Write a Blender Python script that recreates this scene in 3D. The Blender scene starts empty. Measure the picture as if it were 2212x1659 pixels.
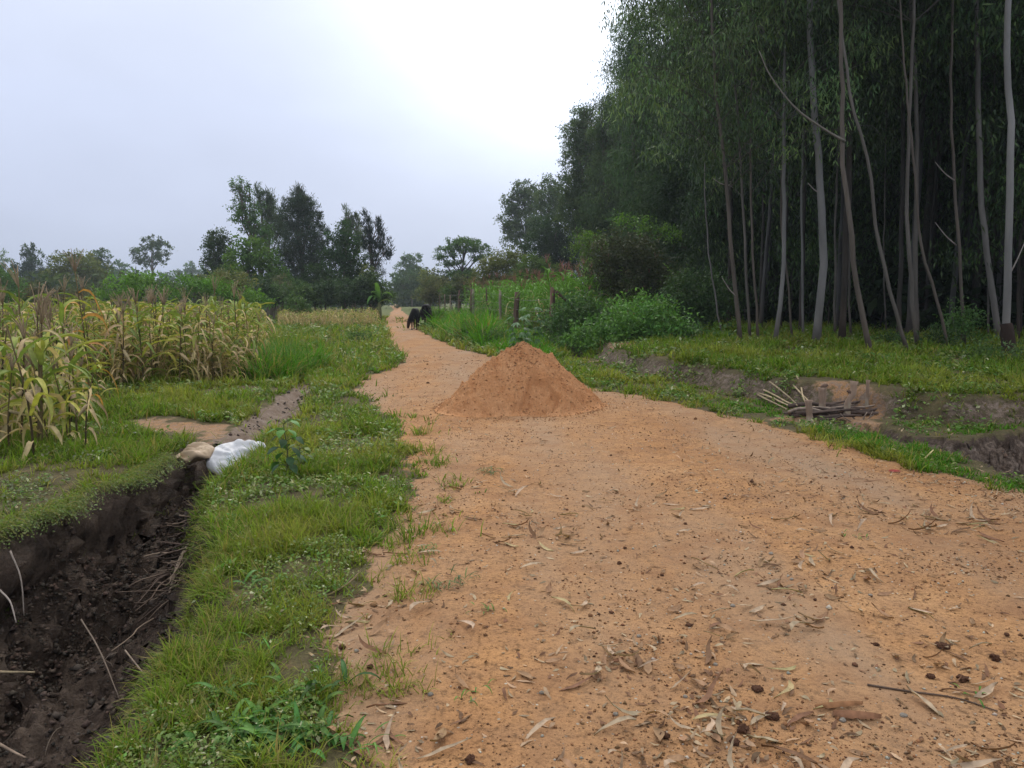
import bpy, math, random
import numpy as np
from mathutils import Vector
R = math.radians
SC = bpy.context.scene
COL = SC.collection
# ---------------------------------------------------------------- camera
F = 1703.0; CX = 1106.0; CY = 829.5; EYE = 1.55; PITCH = math.atan(179.5/F)
cam = bpy.data.cameras.new('camera'); camo = bpy.data.objects.new('camera', cam); COL.objects.link(camo)
camo.location = (0, 0, EYE); camo.rotation_euler = (math.pi/2-PITCH, 0, 0)
cam.sensor_width = 36; cam.lens = F/2212*36; cam.clip_start = .05; cam.clip_end = 6000
SC.camera = camo
# ---------------------------------------------------------------- sky, sun, exposure
SUN_EL, SUN_AZ = R(42), R(4)      # azimuth measured from +Y towards +X
w = bpy.data.worlds.new('World'); SC.world = w; w.use_nodes = True
nt = w.node_tree; nt.nodes.clear(); N = nt.nodes.new; L = nt.links.new
def wn(t, **k):
    n = N(t)
    for a, b in k.items(): setattr(n, a, b)
    return n
sky = wn('ShaderNodeTexSky', sky_type='NISHITA', sun_disc=False, sun_elevation=SUN_EL, sun_rotation=SUN_AZ, air_density=1.0, dust_density=3.0)
tc = wn('ShaderNodeTexCoord')
sep = wn('ShaderNodeSeparateXYZ'); L(tc.outputs['Generated'], sep.inputs[0])
def gauss_dot(az, el, k):
    d = wn('ShaderNodeVectorMath', operation='DOT_PRODUCT'); L(tc.outputs['Generated'], d.inputs[0])
    d.inputs[1].default_value = (math.sin(az)*math.cos(el), math.cos(az)*math.cos(el), math.sin(el))
    s = wn('ShaderNodeMath', operation='SUBTRACT'); L(d.outputs['Value'], s.inputs[0]); s.inputs[1].default_value = 1
    m = wn('ShaderNodeMath', operation='MULTIPLY'); L(s.outputs[0], m.inputs[0]); m.inputs[1].default_value = k
    e = wn('ShaderNodeMath', operation='EXPONENT'); L(m.outputs[0], e.inputs[0]); return e.outputs[0]
def wmath(op, a, b, clamp=False):
    n = wn('ShaderNodeMath', operation=op, use_clamp=clamp)
    for i, v in enumerate((a, b)):
        if isinstance(v, (int, float)): n.inputs[i].default_value = v
        else: L(v, n.inputs[i])
    return n.outputs[0]
nz = wn('ShaderNodeTexNoise'); nz.inputs['Scale'].default_value = 2.6; nz.inputs['Detail'].default_value = 4; nz.inputs['Roughness'].default_value = .5
mp = wn('ShaderNodeMapping'); mp.inputs['Scale'].default_value = (1, 1, 2.2); mp.inputs['Location'].default_value = (.3, .1, .4)
L(tc.outputs['Generated'], mp.inputs[0]); L(mp.outputs[0], nz.inputs[0])
ramp = wn('ShaderNodeValToRGB'); cr = ramp.color_ramp   # overcast layer: dim towards the horizon, bright overhead
cr.elements[0].position = 0; cr.elements[0].color = (.50, .57, .72, 1)
cr.elements[1].position = 1; cr.elements[1].color = (1.85, 1.85, 1.88, 1)
for p, c in ((.10, (.61, .68, .87, 1)), (.22, (.72, .80, 1.02, 1)), (.42, (.86, .93, 1.10, 1))):
    e = cr.elements.new(p); e.color = c
L(sep.outputs['Z'], ramp.inputs[0])
glow = gauss_dot(R(5), R(30), 26.0)
glow2 = gauss_dot(R(1.5), R(18), 75.0)
g = wmath('ADD', wmath('MULTIPLY', glow, .9), wmath('MULTIPLY', wmath('MULTIPLY', glow2, nz.outputs['Fac']), .9))
cl = wmath('ADD', wmath('MULTIPLY', nz.outputs['Fac'], .34), .83)
vm = wn('ShaderNodeVectorMath', operation='SCALE'); L(ramp.outputs[0], vm.inputs[0]); L(cl, vm.inputs['Scale'])
gc = wn('ShaderNodeVectorMath', operation='SCALE'); gc.inputs[0].default_value = (.9, .97, 1.0); L(g, gc.inputs['Scale'])
va = wn('ShaderNodeVectorMath', operation='ADD'); L(vm.outputs[0], va.inputs[0]); L(gc.outputs[0], va.inputs[1])
b1 = wn('ShaderNodeBackground'); b1.inputs['Strength'].default_value = .06; L(sky.outputs[0], b1.inputs[0])
b2 = wn('ShaderNodeBackground'); b2.inputs['Strength'].default_value = 1.0; L(va.outputs[0], b2.inputs[0])
mx = wn('ShaderNodeMixShader'); mx.inputs[0].default_value = .93; L(b1.outputs[0], mx.inputs[1]); L(b2.outputs[0], mx.inputs[2])
wo = wn('ShaderNodeOutputWorld'); L(mx.outputs[0], wo.inputs[0])
sl = bpy.data.lights.new('sun', 'SUN'); sl.energy = 1.3; sl.angle = R(14); sl.color = (1, .94, .86)
so = bpy.data.objects.new('sun', sl); COL.objects.link(so)
sd_ = Vector((math.sin(SUN_AZ)*math.cos(SUN_EL), math.cos(SUN_AZ)*math.cos(SUN_EL), math.sin(SUN_EL)))
so.rotation_euler = sd_.to_track_quat('Z', 'Y').to_euler(); so.location = (0, 0, 40)
SC.view_settings.view_transform = 'Standard'; SC.view_settings.look = 'None'; SC.view_settings.gamma = 1
SC.view_settings.exposure = 0.0
cy = SC.cycles; cy.max_bounces = 5; cy.diffuse_bounces = 3; cy.glossy_bounces = 2; cy.transmission_bounces = 3
cy.volume_bounces = 0; cy.caustics_reflective = False; cy.caustics_refractive = False
cy.use_denoising = True; cy.denoiser = 'OPENIMAGEDENOISE'; cy.use_adaptive_sampling = True; cy.adaptive_threshold = .02
SC.render.use_persistent_data = False
# ---------------------------------------------------------------- projection helpers (metres from the photograph's 2212x1659 grid)
cp, sp = math.cos(PITCH), math.sin(PITCH)
def G(px, py, z=0.0):            # the ground point at height z seen there
    a = (px-CX)/F; b = (CY-py)/F
    t = (z-EYE)/(b*cp-sp); return (a*t, (cp+b*sp)*t)
def P(px, py, Y):                # the 3D point at depth Y
    a = (px-CX)/F; b = (CY-py)/F; t = Y/(cp+b*sp)
    return np.array((a*t, Y, EYE+(b*cp-sp)*t))
def X(px, Y, py=650): return float(P(px, py, Y)[0])
def Z(py, Y): return float(P(CX, py, Y)[2])
# ---------------------------------------------------------------- noise
_rs = np.random.RandomState(7); _T = _rs.rand(256, 256)
def vn(x, y, s=0):
    x = np.asarray(x, float)+s*17.31; y = np.asarray(y, float)+s*9.77
    xi = np.floor(x).astype(np.int64); yi = np.floor(y).astype(np.int64); fx = x-xi; fy = y-yi
    fx = fx*fx*(3-2*fx); fy = fy*fy*(3-2*fy)
    a = _T[xi & 255, yi & 255]; b = _T[(xi+1) & 255, yi & 255]; c = _T[xi & 255, (yi+1) & 255]; d = _T[(xi+1) & 255, (yi+1) & 255]
    return (a*(1-fx)+b*fx)*(1-fy)+(c*(1-fx)+d*fx)*fy
def fbm(x, y, o=4, s=0, g=.5):
    r = 0; a = 1; t = 0
    for i in range(o):
        r = r+a*vn(x*2**i*1.03**i, y*2**i*1.03**i, s+i*3); t += a; a *= g
    return r/t
def ss(a, b, x):
    t = np.clip((x-a)/(b-a), 0, 1); return t*t*(3-2*t)
def sdist(poly, x, y):           # signed distance to a polygon, negative inside
    P_ = np.array(poly, float); d = np.full(x.shape, 1e9); ins = np.zeros(x.shape, bool)
    for i in range(len(P_)):
        ax, ay = P_[i]; bx, by = P_[(i+1) % len(P_)]; ex, ey = bx-ax, by-ay
        t = np.clip(((x-ax)*ex+(y-ay)*ey)/(ex*ex+ey*ey+1e-12), 0, 1)
        d = np.minimum(d, (x-ax-t*ex)**2+(y-ay-t*ey)**2)
        c = ((ay > y) != (by > y)) & (x < ex*(y-ay)/(ey if abs(ey) > 1e-12 else 1e-12)+ax); ins ^= c
    d = np.sqrt(d); return np.where(ins, -d, d)
# ---------------------------------------------------------------- ground plan (rims and edges measured on the photograph)
ROAD = [(-.45, -1), (-.55, 2), G(700, 1640), G(695, 1500), G(725, 1400), G(790, 1290), G(815, 1200), G(850, 1120), G(900, 1065), G(885, 1010), G(862, 955), G(850, 905),
        G(800, 868), G(768, 835), G(800, 812), G(872, 790), G(868, 768), G(845, 745), G(832, 715), G(830, 694), G(842, 678), G(850, 669), (-40, 260), (-38, 260),
        G(872, 674), G(893, 690), G(905, 712), G(945, 735), G(1010, 757), G(1080, 778), (.4, 18.5), (1.2, 15.8), G(1290, 838), G(1420, 862), G(1520, 885),
        G(1660, 915), G(1790, 955), G(1900, 992), G(2040, 1025), G(2212, 1062), (5.3, 4.6), (7, 2), (8, -1)]
PIT = [(-3.7, -1.5), (-3.6, 2), (-3.75, 3.6), G(-150, 1190), G(-30, 1128, .03), G(80, 1095, .03), G(170, 1058, .03), G(245, 1036, .03), G(310, 1000, .03), G(370, 970), G(412, 950), (-3.2, 8.6),
       (-2.6, 8.2), G(560, 985), G(520, 1020), G(470, 1070), G(470, 1120), G(500, 1175), G(480, 1250), G(440, 1330), G(385, 1430), G(335, 1530), G(270, 1640), (-1.2, 2), (-1.1, -1.5)]
BED = [(-3.25, 8.1), G(478, 935), G(520, 910), G(580, 872), G(625, 842), G(636, 818), G(632, 790), G(650, 770), G(690, 745), G(718, 722), G(745, 705), (-13, 52),
       (-12.2, 52), G(765, 705), G(742, 726), G(722, 748), G(690, 778), G(676, 800), G(672, 838), G(660, 872), G(635, 905), G(590, 945), (-2.45, 8.1)]
RD = [(6.6, 3), (5.3, 5.4), G(2212, 1035), G(2060, 985), G(1930, 948), G(1800, 915), G(1690, 888), G(1600, 866), G(1450, 833), G(1330, 806), G(1262, 786), G(1225, 768), (1.55, 25), (2.1, 28.5),
      (2.9, 28.5), (2.5, 25), G(1262, 772, .1), G(1310, 785, .15), G(1400, 806, .15), G(1500, 826, .15), G(1600, 848, .15), G(1690, 866, .15), G(1800, 878, .15), G(1925, 888, .2), G(1960, 905, .2),
      G(2060, 912, .2), G(2212, 890, .2), (8.6, 9.2), (10.5, 6), (11, 3)]
RL = [(11, 3), (10.5, 6), (8.3, 9.2)] + [G(a, b, .1) for a, b in ((2212, 900), (2060, 900), (1925, 888), (1800, 870), (1690, 860), (1600, 842), (1500, 822), (1400, 802), (1310, 780))] + \
     [(2.6, 25), (2.6, 30), (0, 38), (-3, 52), (-7, 75), (-20, 140), (-60, 400), (500, 400), (500, 3)]
DIRT = [[G(290, 915), G(340, 905), G(420, 910), G(480, 915), G(500, 935), G(450, 950), G(400, 938), G(340, 930)],
        [G(1685, 874, .2), G(1700, 848, .3), G(1745, 833, .35), G(1800, 822, .36), G(1850, 826, .36), G(1900, 838, .35), G(1925, 862, .25), G(1890, 885, .2), G(1780, 892, .1)],
        [G(1285, 760, .25), G(1310, 750, .25), G(1370, 748, .25), G(1395, 757, .25), G(1340, 764, .25)]]
def warp(x, y, a=.12, f=2.2):
    return x+a*(fbm(x*f, y*f, 3, 11)-.5)*2, y+a*(fbm(x*f, y*f, 3, 31)-.5)*2
def zones(x, y):
    wx, wy = warp(x, y); wx2, wy2 = warp(wx, wy, .05, 9)
    far = ss(0, 60, y)*.3
    road = sdist(ROAD, wx2+ (fbm(x*.9, y*.9, 3, 5)-.5)*(.25+far)+(fbm(x*3.7, y*3.7, 4, 6, .6)-.5)*.30, wy2)
    pit = sdist(PIT, wx2, wy2); bed = sdist(BED, wx2, wy2); rd = sdist(RD, wx2, wy2); rl = sdist(RL, wx, wy)
    wx3, wy3 = warp(wx2, wy2, .30, 1.7); dirt = np.minimum.reduce([sdist(q, wx3, wy3) for q in DIRT])+(fbm(x*2.3, y*2.3, 4, 47)-.5)*.9
    return road, pit, bed, rd, rl, dirt
def height(x, y, zn=None, fine=True):
    x = np.asarray(x, float); y = np.asarray(y, float)
    road, pit, bed, rd, rl, dirt = zn if zn is not None else zones(x, y)
    near = 1-ss(40, 90, y)
    h = (fbm(x*.35, y*.35, 3, 2)-.5)*.10*near
    h = h+(fbm(x*2.2, y*2.2, 3, 8)-.5)*.05*ss(-.1, .4, road)*near
    h = h+(.03+.012*(fbm(x*3, y*3, 3, 44)-.5))*ss(0, .5, -road)
    rut = np.abs(road+1.1); h = h-.012*np.exp(-(rut/.25)**2)
    h = h+(.36+.08*ss(12, 36, y))*ss(.15, -.30, rl)
    h = h-.03*np.exp(-(pit/.4)**2)
    # deep pit on the left
    pit2 = pit+(fbm(x*4.1, y*4.1, 4, 39)-.5)*.34; pd = (.55*ss(0, .24, -pit)+.45*ss(.22, .62, -pit2))*(.92+.10*(fbm(x*.8, y*.8, 2, 3)-.5))
    lump = fbm(x*3.4, y*3.4, 5, 20, .58); rid = np.abs(fbm(x*5.5+2*lump, y*5.5, 4, 23)-.5)*2; fl = np.abs(fbm(x*13+4*lump, y*13, 4, 27, .6)-.5)*2
    right = ss(-.2, 1.4, x+2.9+.15*(y-4))
    pd = pd*(1-.28*right*ss(1.2, .2, -pit))
    h = h-pd+((lump-.5)*.46-(.5-rid)*.13-(.4-fl)*.10)*ss(.0, .30, -pit)
    # silted channel above the sack
    bd = ss(0, .38, -bed)*(.16+.22*ss(13, 18, y))*(1-ss(35, 55, y)); h = h-bd*ss(.1, -.1, -pit)+((lump-.5)*.20-(.4-fl)*.05)*ss(0, .3, -bed)
    # ditch on the right
    rd = rd+(fbm(x*6, y*6, 3, 37)-.5)*.14; dd = ss(0, .38, -rd)*(.55+.10*ss(9, 6.5, y)); h = h-dd+((lump-.5)*.30-(.5-rid)*.09-(.4-fl)*.05)*ss(.05, .4, -rd)
    return h
def hz(x, y): return float(height(np.array([x]), np.array([y]))[0])
# ---------------------------------------------------------------- mesh helpers
class Geo:
    def __init__(s): s.V = []; s.F = {}; s.T = []; s.n = 0
    def add(s, V, Fs, T=(1, 1, 1)):
        V = np.asarray(V, float).reshape(-1, 3)
        if not isinstance(Fs, (list, tuple)): Fs = [Fs]
        for f in Fs:
            f = np.asarray(f, np.int64); f = f.reshape(-1, f.shape[-1]); s.F.setdefault(f.shape[1], []).append(f+s.n)
        T = np.asarray(T, float)
        if T.ndim == 1: T = np.tile(T, (len(V), 1))
        s.V.append(V); s.T.append(T); s.n += len(V); return s
def mesh_of(name, g, mat, smooth=False):
    V = np.concatenate(g.V); T = np.concatenate(g.T); me = bpy.data.meshes.new(name)
    fl = []; tot = []
    for k, L_ in g.F.items():
        a = np.concatenate(L_); fl.append(a.ravel()); tot.append(np.full(len(a), k))
    fl = np.concatenate(fl); tot = np.concatenate(tot); st = np.concatenate(([0], np.cumsum(tot)[:-1]))
    me.vertices.add(len(V)); me.vertices.foreach_set('co', V.astype(np.float32).ravel())
    me.loops.add(len(fl)); me.loops.foreach_set('vertex_index', fl.astype(np.int32))
    me.polygons.add(len(tot)); me.polygons.foreach_set('loop_start', st.astype(np.int32)); me.polygons.foreach_set('loop_total', tot.astype(np.int32))
    if smooth: me.polygons.foreach_set('use_smooth', np.ones(len(tot), bool))
    me.update(calc_edges=True)
    at = me.attributes.new('tint', 'FLOAT_COLOR', 'POINT')
    at.data.foreach_set('color', np.concatenate([T, np.ones((len(T), 1))], 1).astype(np.float32).ravel())
    me.materials.append(mat); return me
def obj(name, g, mat, parent=None, smooth=False):
    me = g if isinstance(g, bpy.types.Mesh) else mesh_of(name, g, mat, smooth)
    o = bpy.data.objects.new(name, me); COL.objects.link(o)
    if parent: o.parent = parent
    return o
def tag(o, label=None, cat=None, group=None, kind=None):
    if label: o['label'] = label
    if cat: o['category'] = cat
    if group: o['group'] = group
    if kind: o['kind'] = kind
    return o
def empty(name, loc=(0, 0, 0), rz=0):
    o = bpy.data.objects.new(name, None); COL.objects.link(o); o.location = loc; o.rotation_euler = (0, 0, rz); o.empty_display_size = .2; return o
def copy_tree(o, parent=None):
    c = o.copy(); COL.objects.link(c); c.parent = parent
    for ch in list(o.children): copy_tree(ch, c)
    return c
def unit(v): return v/(np.linalg.norm(v, axis=-1, keepdims=True)+1e-9)
def tube(path, rad, n=8, cap=True, jit=0, rng=None):
    path = np.asarray(path, float); k = len(path); rad = np.broadcast_to(np.asarray(rad, float), (k,))
    d = unit(np.gradient(path, axis=0)); up = np.array((0, 0, 1.)) if abs(d[0, 2]) < .9 else np.array((1., 0, 0))
    s = unit(np.cross(d, up)); u = np.cross(s, d)
    a = np.arange(n)/n*2*math.pi
    r = rad[:, None]*np.ones((k, n))
    if jit: r = r*(1+jit*(rng.rand(k, n)-.5))
    V = path[:, None]+r[..., None]*(np.cos(a)[None, :, None]*s[:, None]+np.sin(a)[None, :, None]*u[:, None])
    i, j = np.meshgrid(np.arange(k-1), np.arange(n), indexing='ij'); j2 = (j+1) % n
    Fq = np.stack([i*n+j, i*n+j2, (i+1)*n+j2, (i+1)*n+j], -1).reshape(-1, 4)
    Fs = [Fq]
    if cap: Fs += [np.arange(n)[None, ::-1], (np.arange(n)+(k-1)*n)[None]]
    return V.reshape(-1, 3), Fs
def spline(pts, n):
    pts = np.asarray(pts, float); k = len(pts)
    if k < 3: t = np.linspace(0, 1, n)[:, None]; return pts[0]*(1-t)+pts[-1]*t
    q = np.vstack([2*pts[0]-pts[1], pts, 2*pts[-1]-pts[-2]]); o = []
    for t in np.linspace(0, k-1-1e-6, n):
        i = int(t); f = t-i; a, b, c, d = q[i:i+4]
        o.append(.5*((2*b)+(c-a)*f+(2*a-5*b+4*c-d)*f*f+(3*b-a-3*c+d)*f**3))
    return np.array(o)
def leaf_quads(p, d, nrm, Ln, Wd, fold=.15):   # rhombic leaves
    d = unit(d); s = unit(np.cross(d, nrm)); n2 = np.cross(s, d); Ln = np.asarray(Ln)[:, None]; Wd = np.asarray(Wd)[:, None]
    m = p+d*Ln*.42; b = m+s*Wd*.5+n2*Wd*fold; c = m-s*Wd*.5+n2*Wd*fold; t = p+d*Ln
    V = np.stack([p, b, t, c], 1).reshape(-1, 3); F_ = np.arange(len(p)*4).reshape(-1, 4); return V, F_
G3 = np.array((1, 1, .5))
def strips(p0, d0, side, Ln, Wd, droop, nseg=5, prof=None, curl=None, wob=0, rng=None):
    """curved strap leaves, all at once: p0,d0,side (n,3)"""
    n = len(p0); V = np.zeros((n, nseg+1, 2, 3)); pos = p0.copy(); d = unit(d0)
    prof = prof if prof is not None else np.sin(np.linspace(.22, 1, nseg+1)*math.pi)**.7
    for i in range(nseg+1):
        wv = side*(Wd*.5*prof[i])[:, None]
        V[:, i, 0] = pos-wv; V[:, i, 1] = pos+wv
        pos = pos+d*(Ln/nseg)[:, None]
        d = d.copy(); d[:, 2] -= droop/nseg*(1+.8*i/nseg); d = unit(d)
        if wob: d = unit(d+rng.randn(n, 3)*wob*G3); side = unit(side+rng.randn(n, 3)*wob*.7)
        if curl is not None: d = unit(d+side*(curl/nseg)[:, None])
    b = (np.arange(n)*(nseg+1)*2)[:, None]; i = np.arange(nseg)[None]*2
    F_ = np.stack([b+i, b+i+1, b+i+3, b+i+2], -1).reshape(-1, 4)
    return V.reshape(-1, 3), F_
# ---------------------------------------------------------------- materials
def mat(name):
    m = bpy.data.materials.new(name); m.use_nodes = True; t = m.node_tree; t.nodes.clear(); return m, t
def nd(t, typ, ins=None, **k):
    n = t.nodes.new(typ)
    for a, b in k.items(): setattr(n, a, b)
    for a, b in (ins or {}).items():
        if isinstance(b, bpy.types.NodeSocket): t.links.new(b, n.inputs[a])
        else: n.inputs[a].default_value = b
    return n
def mixc(t, fac, a, b, blend='MIX'):
    n = nd(t, 'ShaderNodeMix', data_type='RGBA', blend_type=blend)
    for i, v in ((0, fac), (6, a), (7, b)):
        if isinstance(v, bpy.types.NodeSocket): t.links.new(v, n.inputs[i])
        else: n.inputs[i].default_value = v if i == 0 else (*v, 1) if len(v) == 3 else v
    return n.outputs[2]
def noise(t, sc, det=4, rough=.55, vec=None, dist=0):
    n = nd(t, 'ShaderNodeTexNoise', {'Scale': sc, 'Detail': det, 'Roughness': rough, 'Distortion': dist})
    if vec: t.links.new(vec, n.inputs['Vector'])
    return n.outputs['Fac']
def rampn(t, f, pts):
    n = nd(t, 'ShaderNodeValToRGB', {'Fac': f}); c = n.color_ramp
    c.elements[0].position, c.elements[0].color = pts[0][0], (*pts[0][1], 1)
    c.elements[1].position, c.elements[1].color = pts[-1][0], (*pts[-1][1], 1)
    for p, q in pts[1:-1]: c.elements.new(p).color = (*q, 1)
    return n.outputs[0]
def gray(v): return (v, v, v)
def leaf_mat(name, trans=.3, rough=.55, spec=.25, mul=(1, 1, 1), var=.25, scale=30):
    m, t = mat(name); a = nd(t, 'ShaderNodeAttribute', attribute_name='tint').outputs['Color']
    co = nd(t, 'ShaderNodeTexCoord').outputs['Object']
    oi = nd(t, 'ShaderNodeObjectInfo').outputs['Random']
    f = noise(t, scale, 2, .5, co); v = rampn(t, f, [(.3, gray(1-var)), (.7, gray(1+var))])
    c = mixc(t, 1, a, v, 'MULTIPLY'); c = mixc(t, 1, c, mul, 'MULTIPLY')
    ov = rampn(t, oi, [(0, (.86, .90, .85)), (1, (1.14, 1.08, 1.1))]); c = mixc(t, 1, c, ov, 'MULTIPLY')
    p = nd(t, 'ShaderNodeBsdfPrincipled', {'Base Color': c, 'Roughness': rough, 'Specular IOR Level': spec})
    if trans:
        tr = nd(t, 'ShaderNodeBsdfTranslucent', {'Color': mixc(t, 1, c, (1.15, 1.25, .7), 'MULTIPLY')})
        sh = nd(t, 'ShaderNodeMixShader', {0: trans, 1: p.outputs[0], 2: tr.outputs[0]}).outputs[0]
    else: sh = p.outputs[0]
    nd(t, 'ShaderNodeOutputMaterial', {'Surface': sh}); return m
def rough_mat(name, base=None, dark=.6, sc=8, bump=.4, bsc=30, rough=.9, streak=None, spec=.2):
    """tinted rough surface (bark, wood, mud, cloth) with noise colour and bump"""
    m, t = mat(name); co = nd(t, 'ShaderNodeTexCoord').outputs['Object']
    if streak: co = nd(t, 'ShaderNodeMapping', {'Vector': co, 'Scale': streak}).outputs[0]
    c = nd(t, 'ShaderNodeAttribute', attribute_name='tint').outputs['Color'] if base is None else None
    f = noise(t, sc, 5, .6, co, .4); v = rampn(t, f, [(.3, gray(dark)), (.7, gray(1.15))])
    c = mixc(t, 1, c if c else base, v, 'MULTIPLY')
    bf = noise(t, bsc, 5, .65, co); b = nd(t, 'ShaderNodeBump', {'Height': bf, 'Strength': bump, 'Distance': .02})
    p = nd(t, 'ShaderNodeBsdfPrincipled', {'Base Color': c, 'Roughness': rough, 'Specular IOR Level': spec, 'Normal': b.outputs[0]})
    nd(t, 'ShaderNodeOutputMaterial', {'Surface': p.outputs[0]}); return m
# ground material: one soil whose make-up is read from the zone attribute (r sandy road, g dark ditch mud, b pale silt)
def ground_material():
    m, t = mat('soil'); co = nd(t, 'ShaderNodeTexCoord').outputs['Object']
    a = nd(t, 'ShaderNodeSeparateColor', {'Color': nd(t, 'ShaderNodeAttribute', attribute_name='zone').outputs['Color']})
    big = noise(t, .8, 4, .55, co); mid = noise(t, 6, 6, .6, co); fin = noise(t, 55, 5, .7, co); mic = noise(t, 190, 3, .7, co)
    sand = rampn(t, big, [(.30, (.370, .184, .074)), (.5, (.455, .240, .102)), (.72, (.50, .288, .138))])
    sand = mixc(t, rampn(t, mid, [(.35, gray(0)), (.72, gray(.75))]), sand, (.30, .165, .085))
    sand = mixc(t, 1, sand, rampn(t, fin, [(.34, gray(.45)), (.46, gray(.95)), (.72, gray(1.18))]), 'MULTIPLY')
    sand = mixc(t, 1, sand, rampn(t, mic, [(.33, gray(.62)), (.45, gray(1)), (.8, gray(1.1))]), 'MULTIPLY')
    sand = mixc(t, 1, sand, rampn(t, noise(t, 22, 5, .75, co), [(.36, gray(.55)), (.47, gray(1)), (.75, gray(1.12))]), 'MULTIPLY')
    wear = noise(t, 1, 4, .55, nd(t, 'ShaderNodeMapping', {'Vector': co, 'Scale': (.85, .16, 1), 'Rotation': (0, 0, .12)}).outputs[0])
    sand = mixc(t, rampn(t, wear, [(.42, gray(0)), (.66, gray(.8))]), sand, (.34, .23, .145))
    sand = mixc(t, rampn(t, noise(t, 2.6, 5, .6, co), [(.50, gray(0)), (.70, gray(.6))]), sand, (.27, .135, .065))
    vo = nd(t, 'ShaderNodeTexVoronoi', {'Vector': co, 'Scale': 42.0, 'Randomness': 1.0}); cell = nd(t, 'ShaderNodeSeparateColor', {'Color': vo.outputs['Color']})
    peb = nd(t, 'ShaderNodeMath', {0: cell.outputs[0], 1: .93}, operation='GREATER_THAN').outputs[0]
    pr = nd(t, 'ShaderNodeMath', {0: vo.outputs['Distance'], 1: .26}, operation='LESS_THAN').outputs[0]
    pm = nd(t, 'ShaderNodeMath', {0: peb, 1: pr}, operation='MULTIPLY').outputs[0]
    sand = mixc(t, pm, sand, mixc(t, cell.outputs[1], (.50, .44, .34), (.20, .12, .07)))
    turf = rampn(t, mid, [(.3, (.085, .062, .036)), (.55, (.11, .095, .045)), (.75, (.19, .125, .070))])
    fargr = rampn(t, noise(t, .25, 6, .65, co), [(.3, (.07, .10, .025)), (.7, (.15, .15, .05))])
    fy = nd(t, 'ShaderNodeMapRange', {'Value': nd(t, 'ShaderNodeSeparateXYZ', {0: co}).outputs['Y'], 'From Min': 25.0, 'From Max': 60.0}).outputs[0]
    turf = mixc(t, fy, turf, fargr)
    turf = mixc(t, 1, turf, rampn(t, fin, [(.3, gray(.7)), (.7, gray(1.2))]), 'MULTIPLY')
    mud = rampn(t, mid, [(.30, (.048, .032, .023)), (.55, (.098, .070, .052)), (.8, (.18, .135, .102))])
    mud = mixc(t, 1, mud, rampn(t, fin, [(.3, gray(.6)), (.7, gray(1.3))]), 'MULTIPLY')
    silt = rampn(t, mid, [(.3, (.17, .12, .085)), (.6, (.26, .20, .155)), (.8, (.33, .28, .24))])
    silt = mixc(t, 1, silt, rampn(t, fin, [(.3, gray(.65)), (.7, gray(1.15))]), 'MULTIPLY')
    # ragged edges where one soil meets the next
    ed = nd(t, 'ShaderNodeMath', {0: nd(t, 'ShaderNodeMath', {0: noise(t, 16, 5, .7, co), 1: .5}, operation='SUBTRACT').outputs[0], 1: 1.1}, operation='MULTIPLY').outputs[0]
    def edge(s):
        q = nd(t, 'ShaderNodeMath', {0: s, 1: ed}, operation='ADD').outputs[0]
        return nd(t, 'ShaderNodeMapRange', {'Value': q, 'From Min': .38, 'From Max': .62}, interpolation_type='SMOOTHSTEP').outputs[0]
    c = mixc(t, edge(a.outputs[0]), turf, sand); c = mixc(t, edge(a.outputs[1]), c, mud); c = mixc(t, edge(a.outputs[2]), c, silt)
    hb = nd(t, 'ShaderNodeMath', {0: fin, 1: nd(t, 'ShaderNodeMath', {0: mic, 1: .35}, operation='MULTIPLY').outputs[0]}, operation='ADD').outputs[0]
    hb = nd(t, 'ShaderNodeMath', {0: hb, 1: nd(t, 'ShaderNodeMath', {0: noise(t, 18, 4, .6, co), 1: 1.2}, operation='MULTIPLY').outputs[0]}, operation='ADD').outputs[0]
    hb = nd(t, 'ShaderNodeMath', {0: hb, 1: nd(t, 'ShaderNodeMath', {0: pm, 1: .8}, operation='MULTIPLY').outputs[0]}, operation='ADD').outputs[0]
    b = nd(t, 'ShaderNodeBump', {'Height': hb, 'Strength': .75, 'Distance': nd(t, 'ShaderNodeMapRange', {'Value': a.outputs[1], 'To Min': .018, 'To Max': .06}).outputs[0]})
    rg = nd(t, 'ShaderNodeMapRange', {'Value': a.outputs[1], 'To Min': .95, 'To Max': .7}).outputs[0]
    p = nd(t, 'ShaderNodeBsdfPrincipled', {'Base Color': c, 'Roughness': rg, 'Specular IOR Level': .15, 'Normal': b.outputs[0]})
    nd(t, 'ShaderNodeOutputMaterial', {'Surface': p.outputs[0]}); return m
M_SOIL = ground_material()
M_LEAF = leaf_mat('leaf'); M_FAR = leaf_mat('distant foliage', trans=.35, spec=.1, rough=.8)
M_EUC = leaf_mat('eucalyptus leaf', trans=.25, rough=.5, spec=.3); M_GRASS = leaf_mat('grass blade', trans=.4, rough=.6, spec=.12, var=.15, mul=(.84, .95, .60))
M_DRY = leaf_mat('dry leaf', trans=.12, rough=.8, spec=.15, var=.25, scale=40)
M_BARK = rough_mat('pale bark', None, .72, 2.2, .35, 14, .85, (1, 1, .22)); M_WOOD = rough_mat('weathered wood', None, .5, 9, .6, 30, .9, (1, 1, .2))
M_MUD = rough_mat('clod', None, .6, 10, .8, 40, .9)
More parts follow.
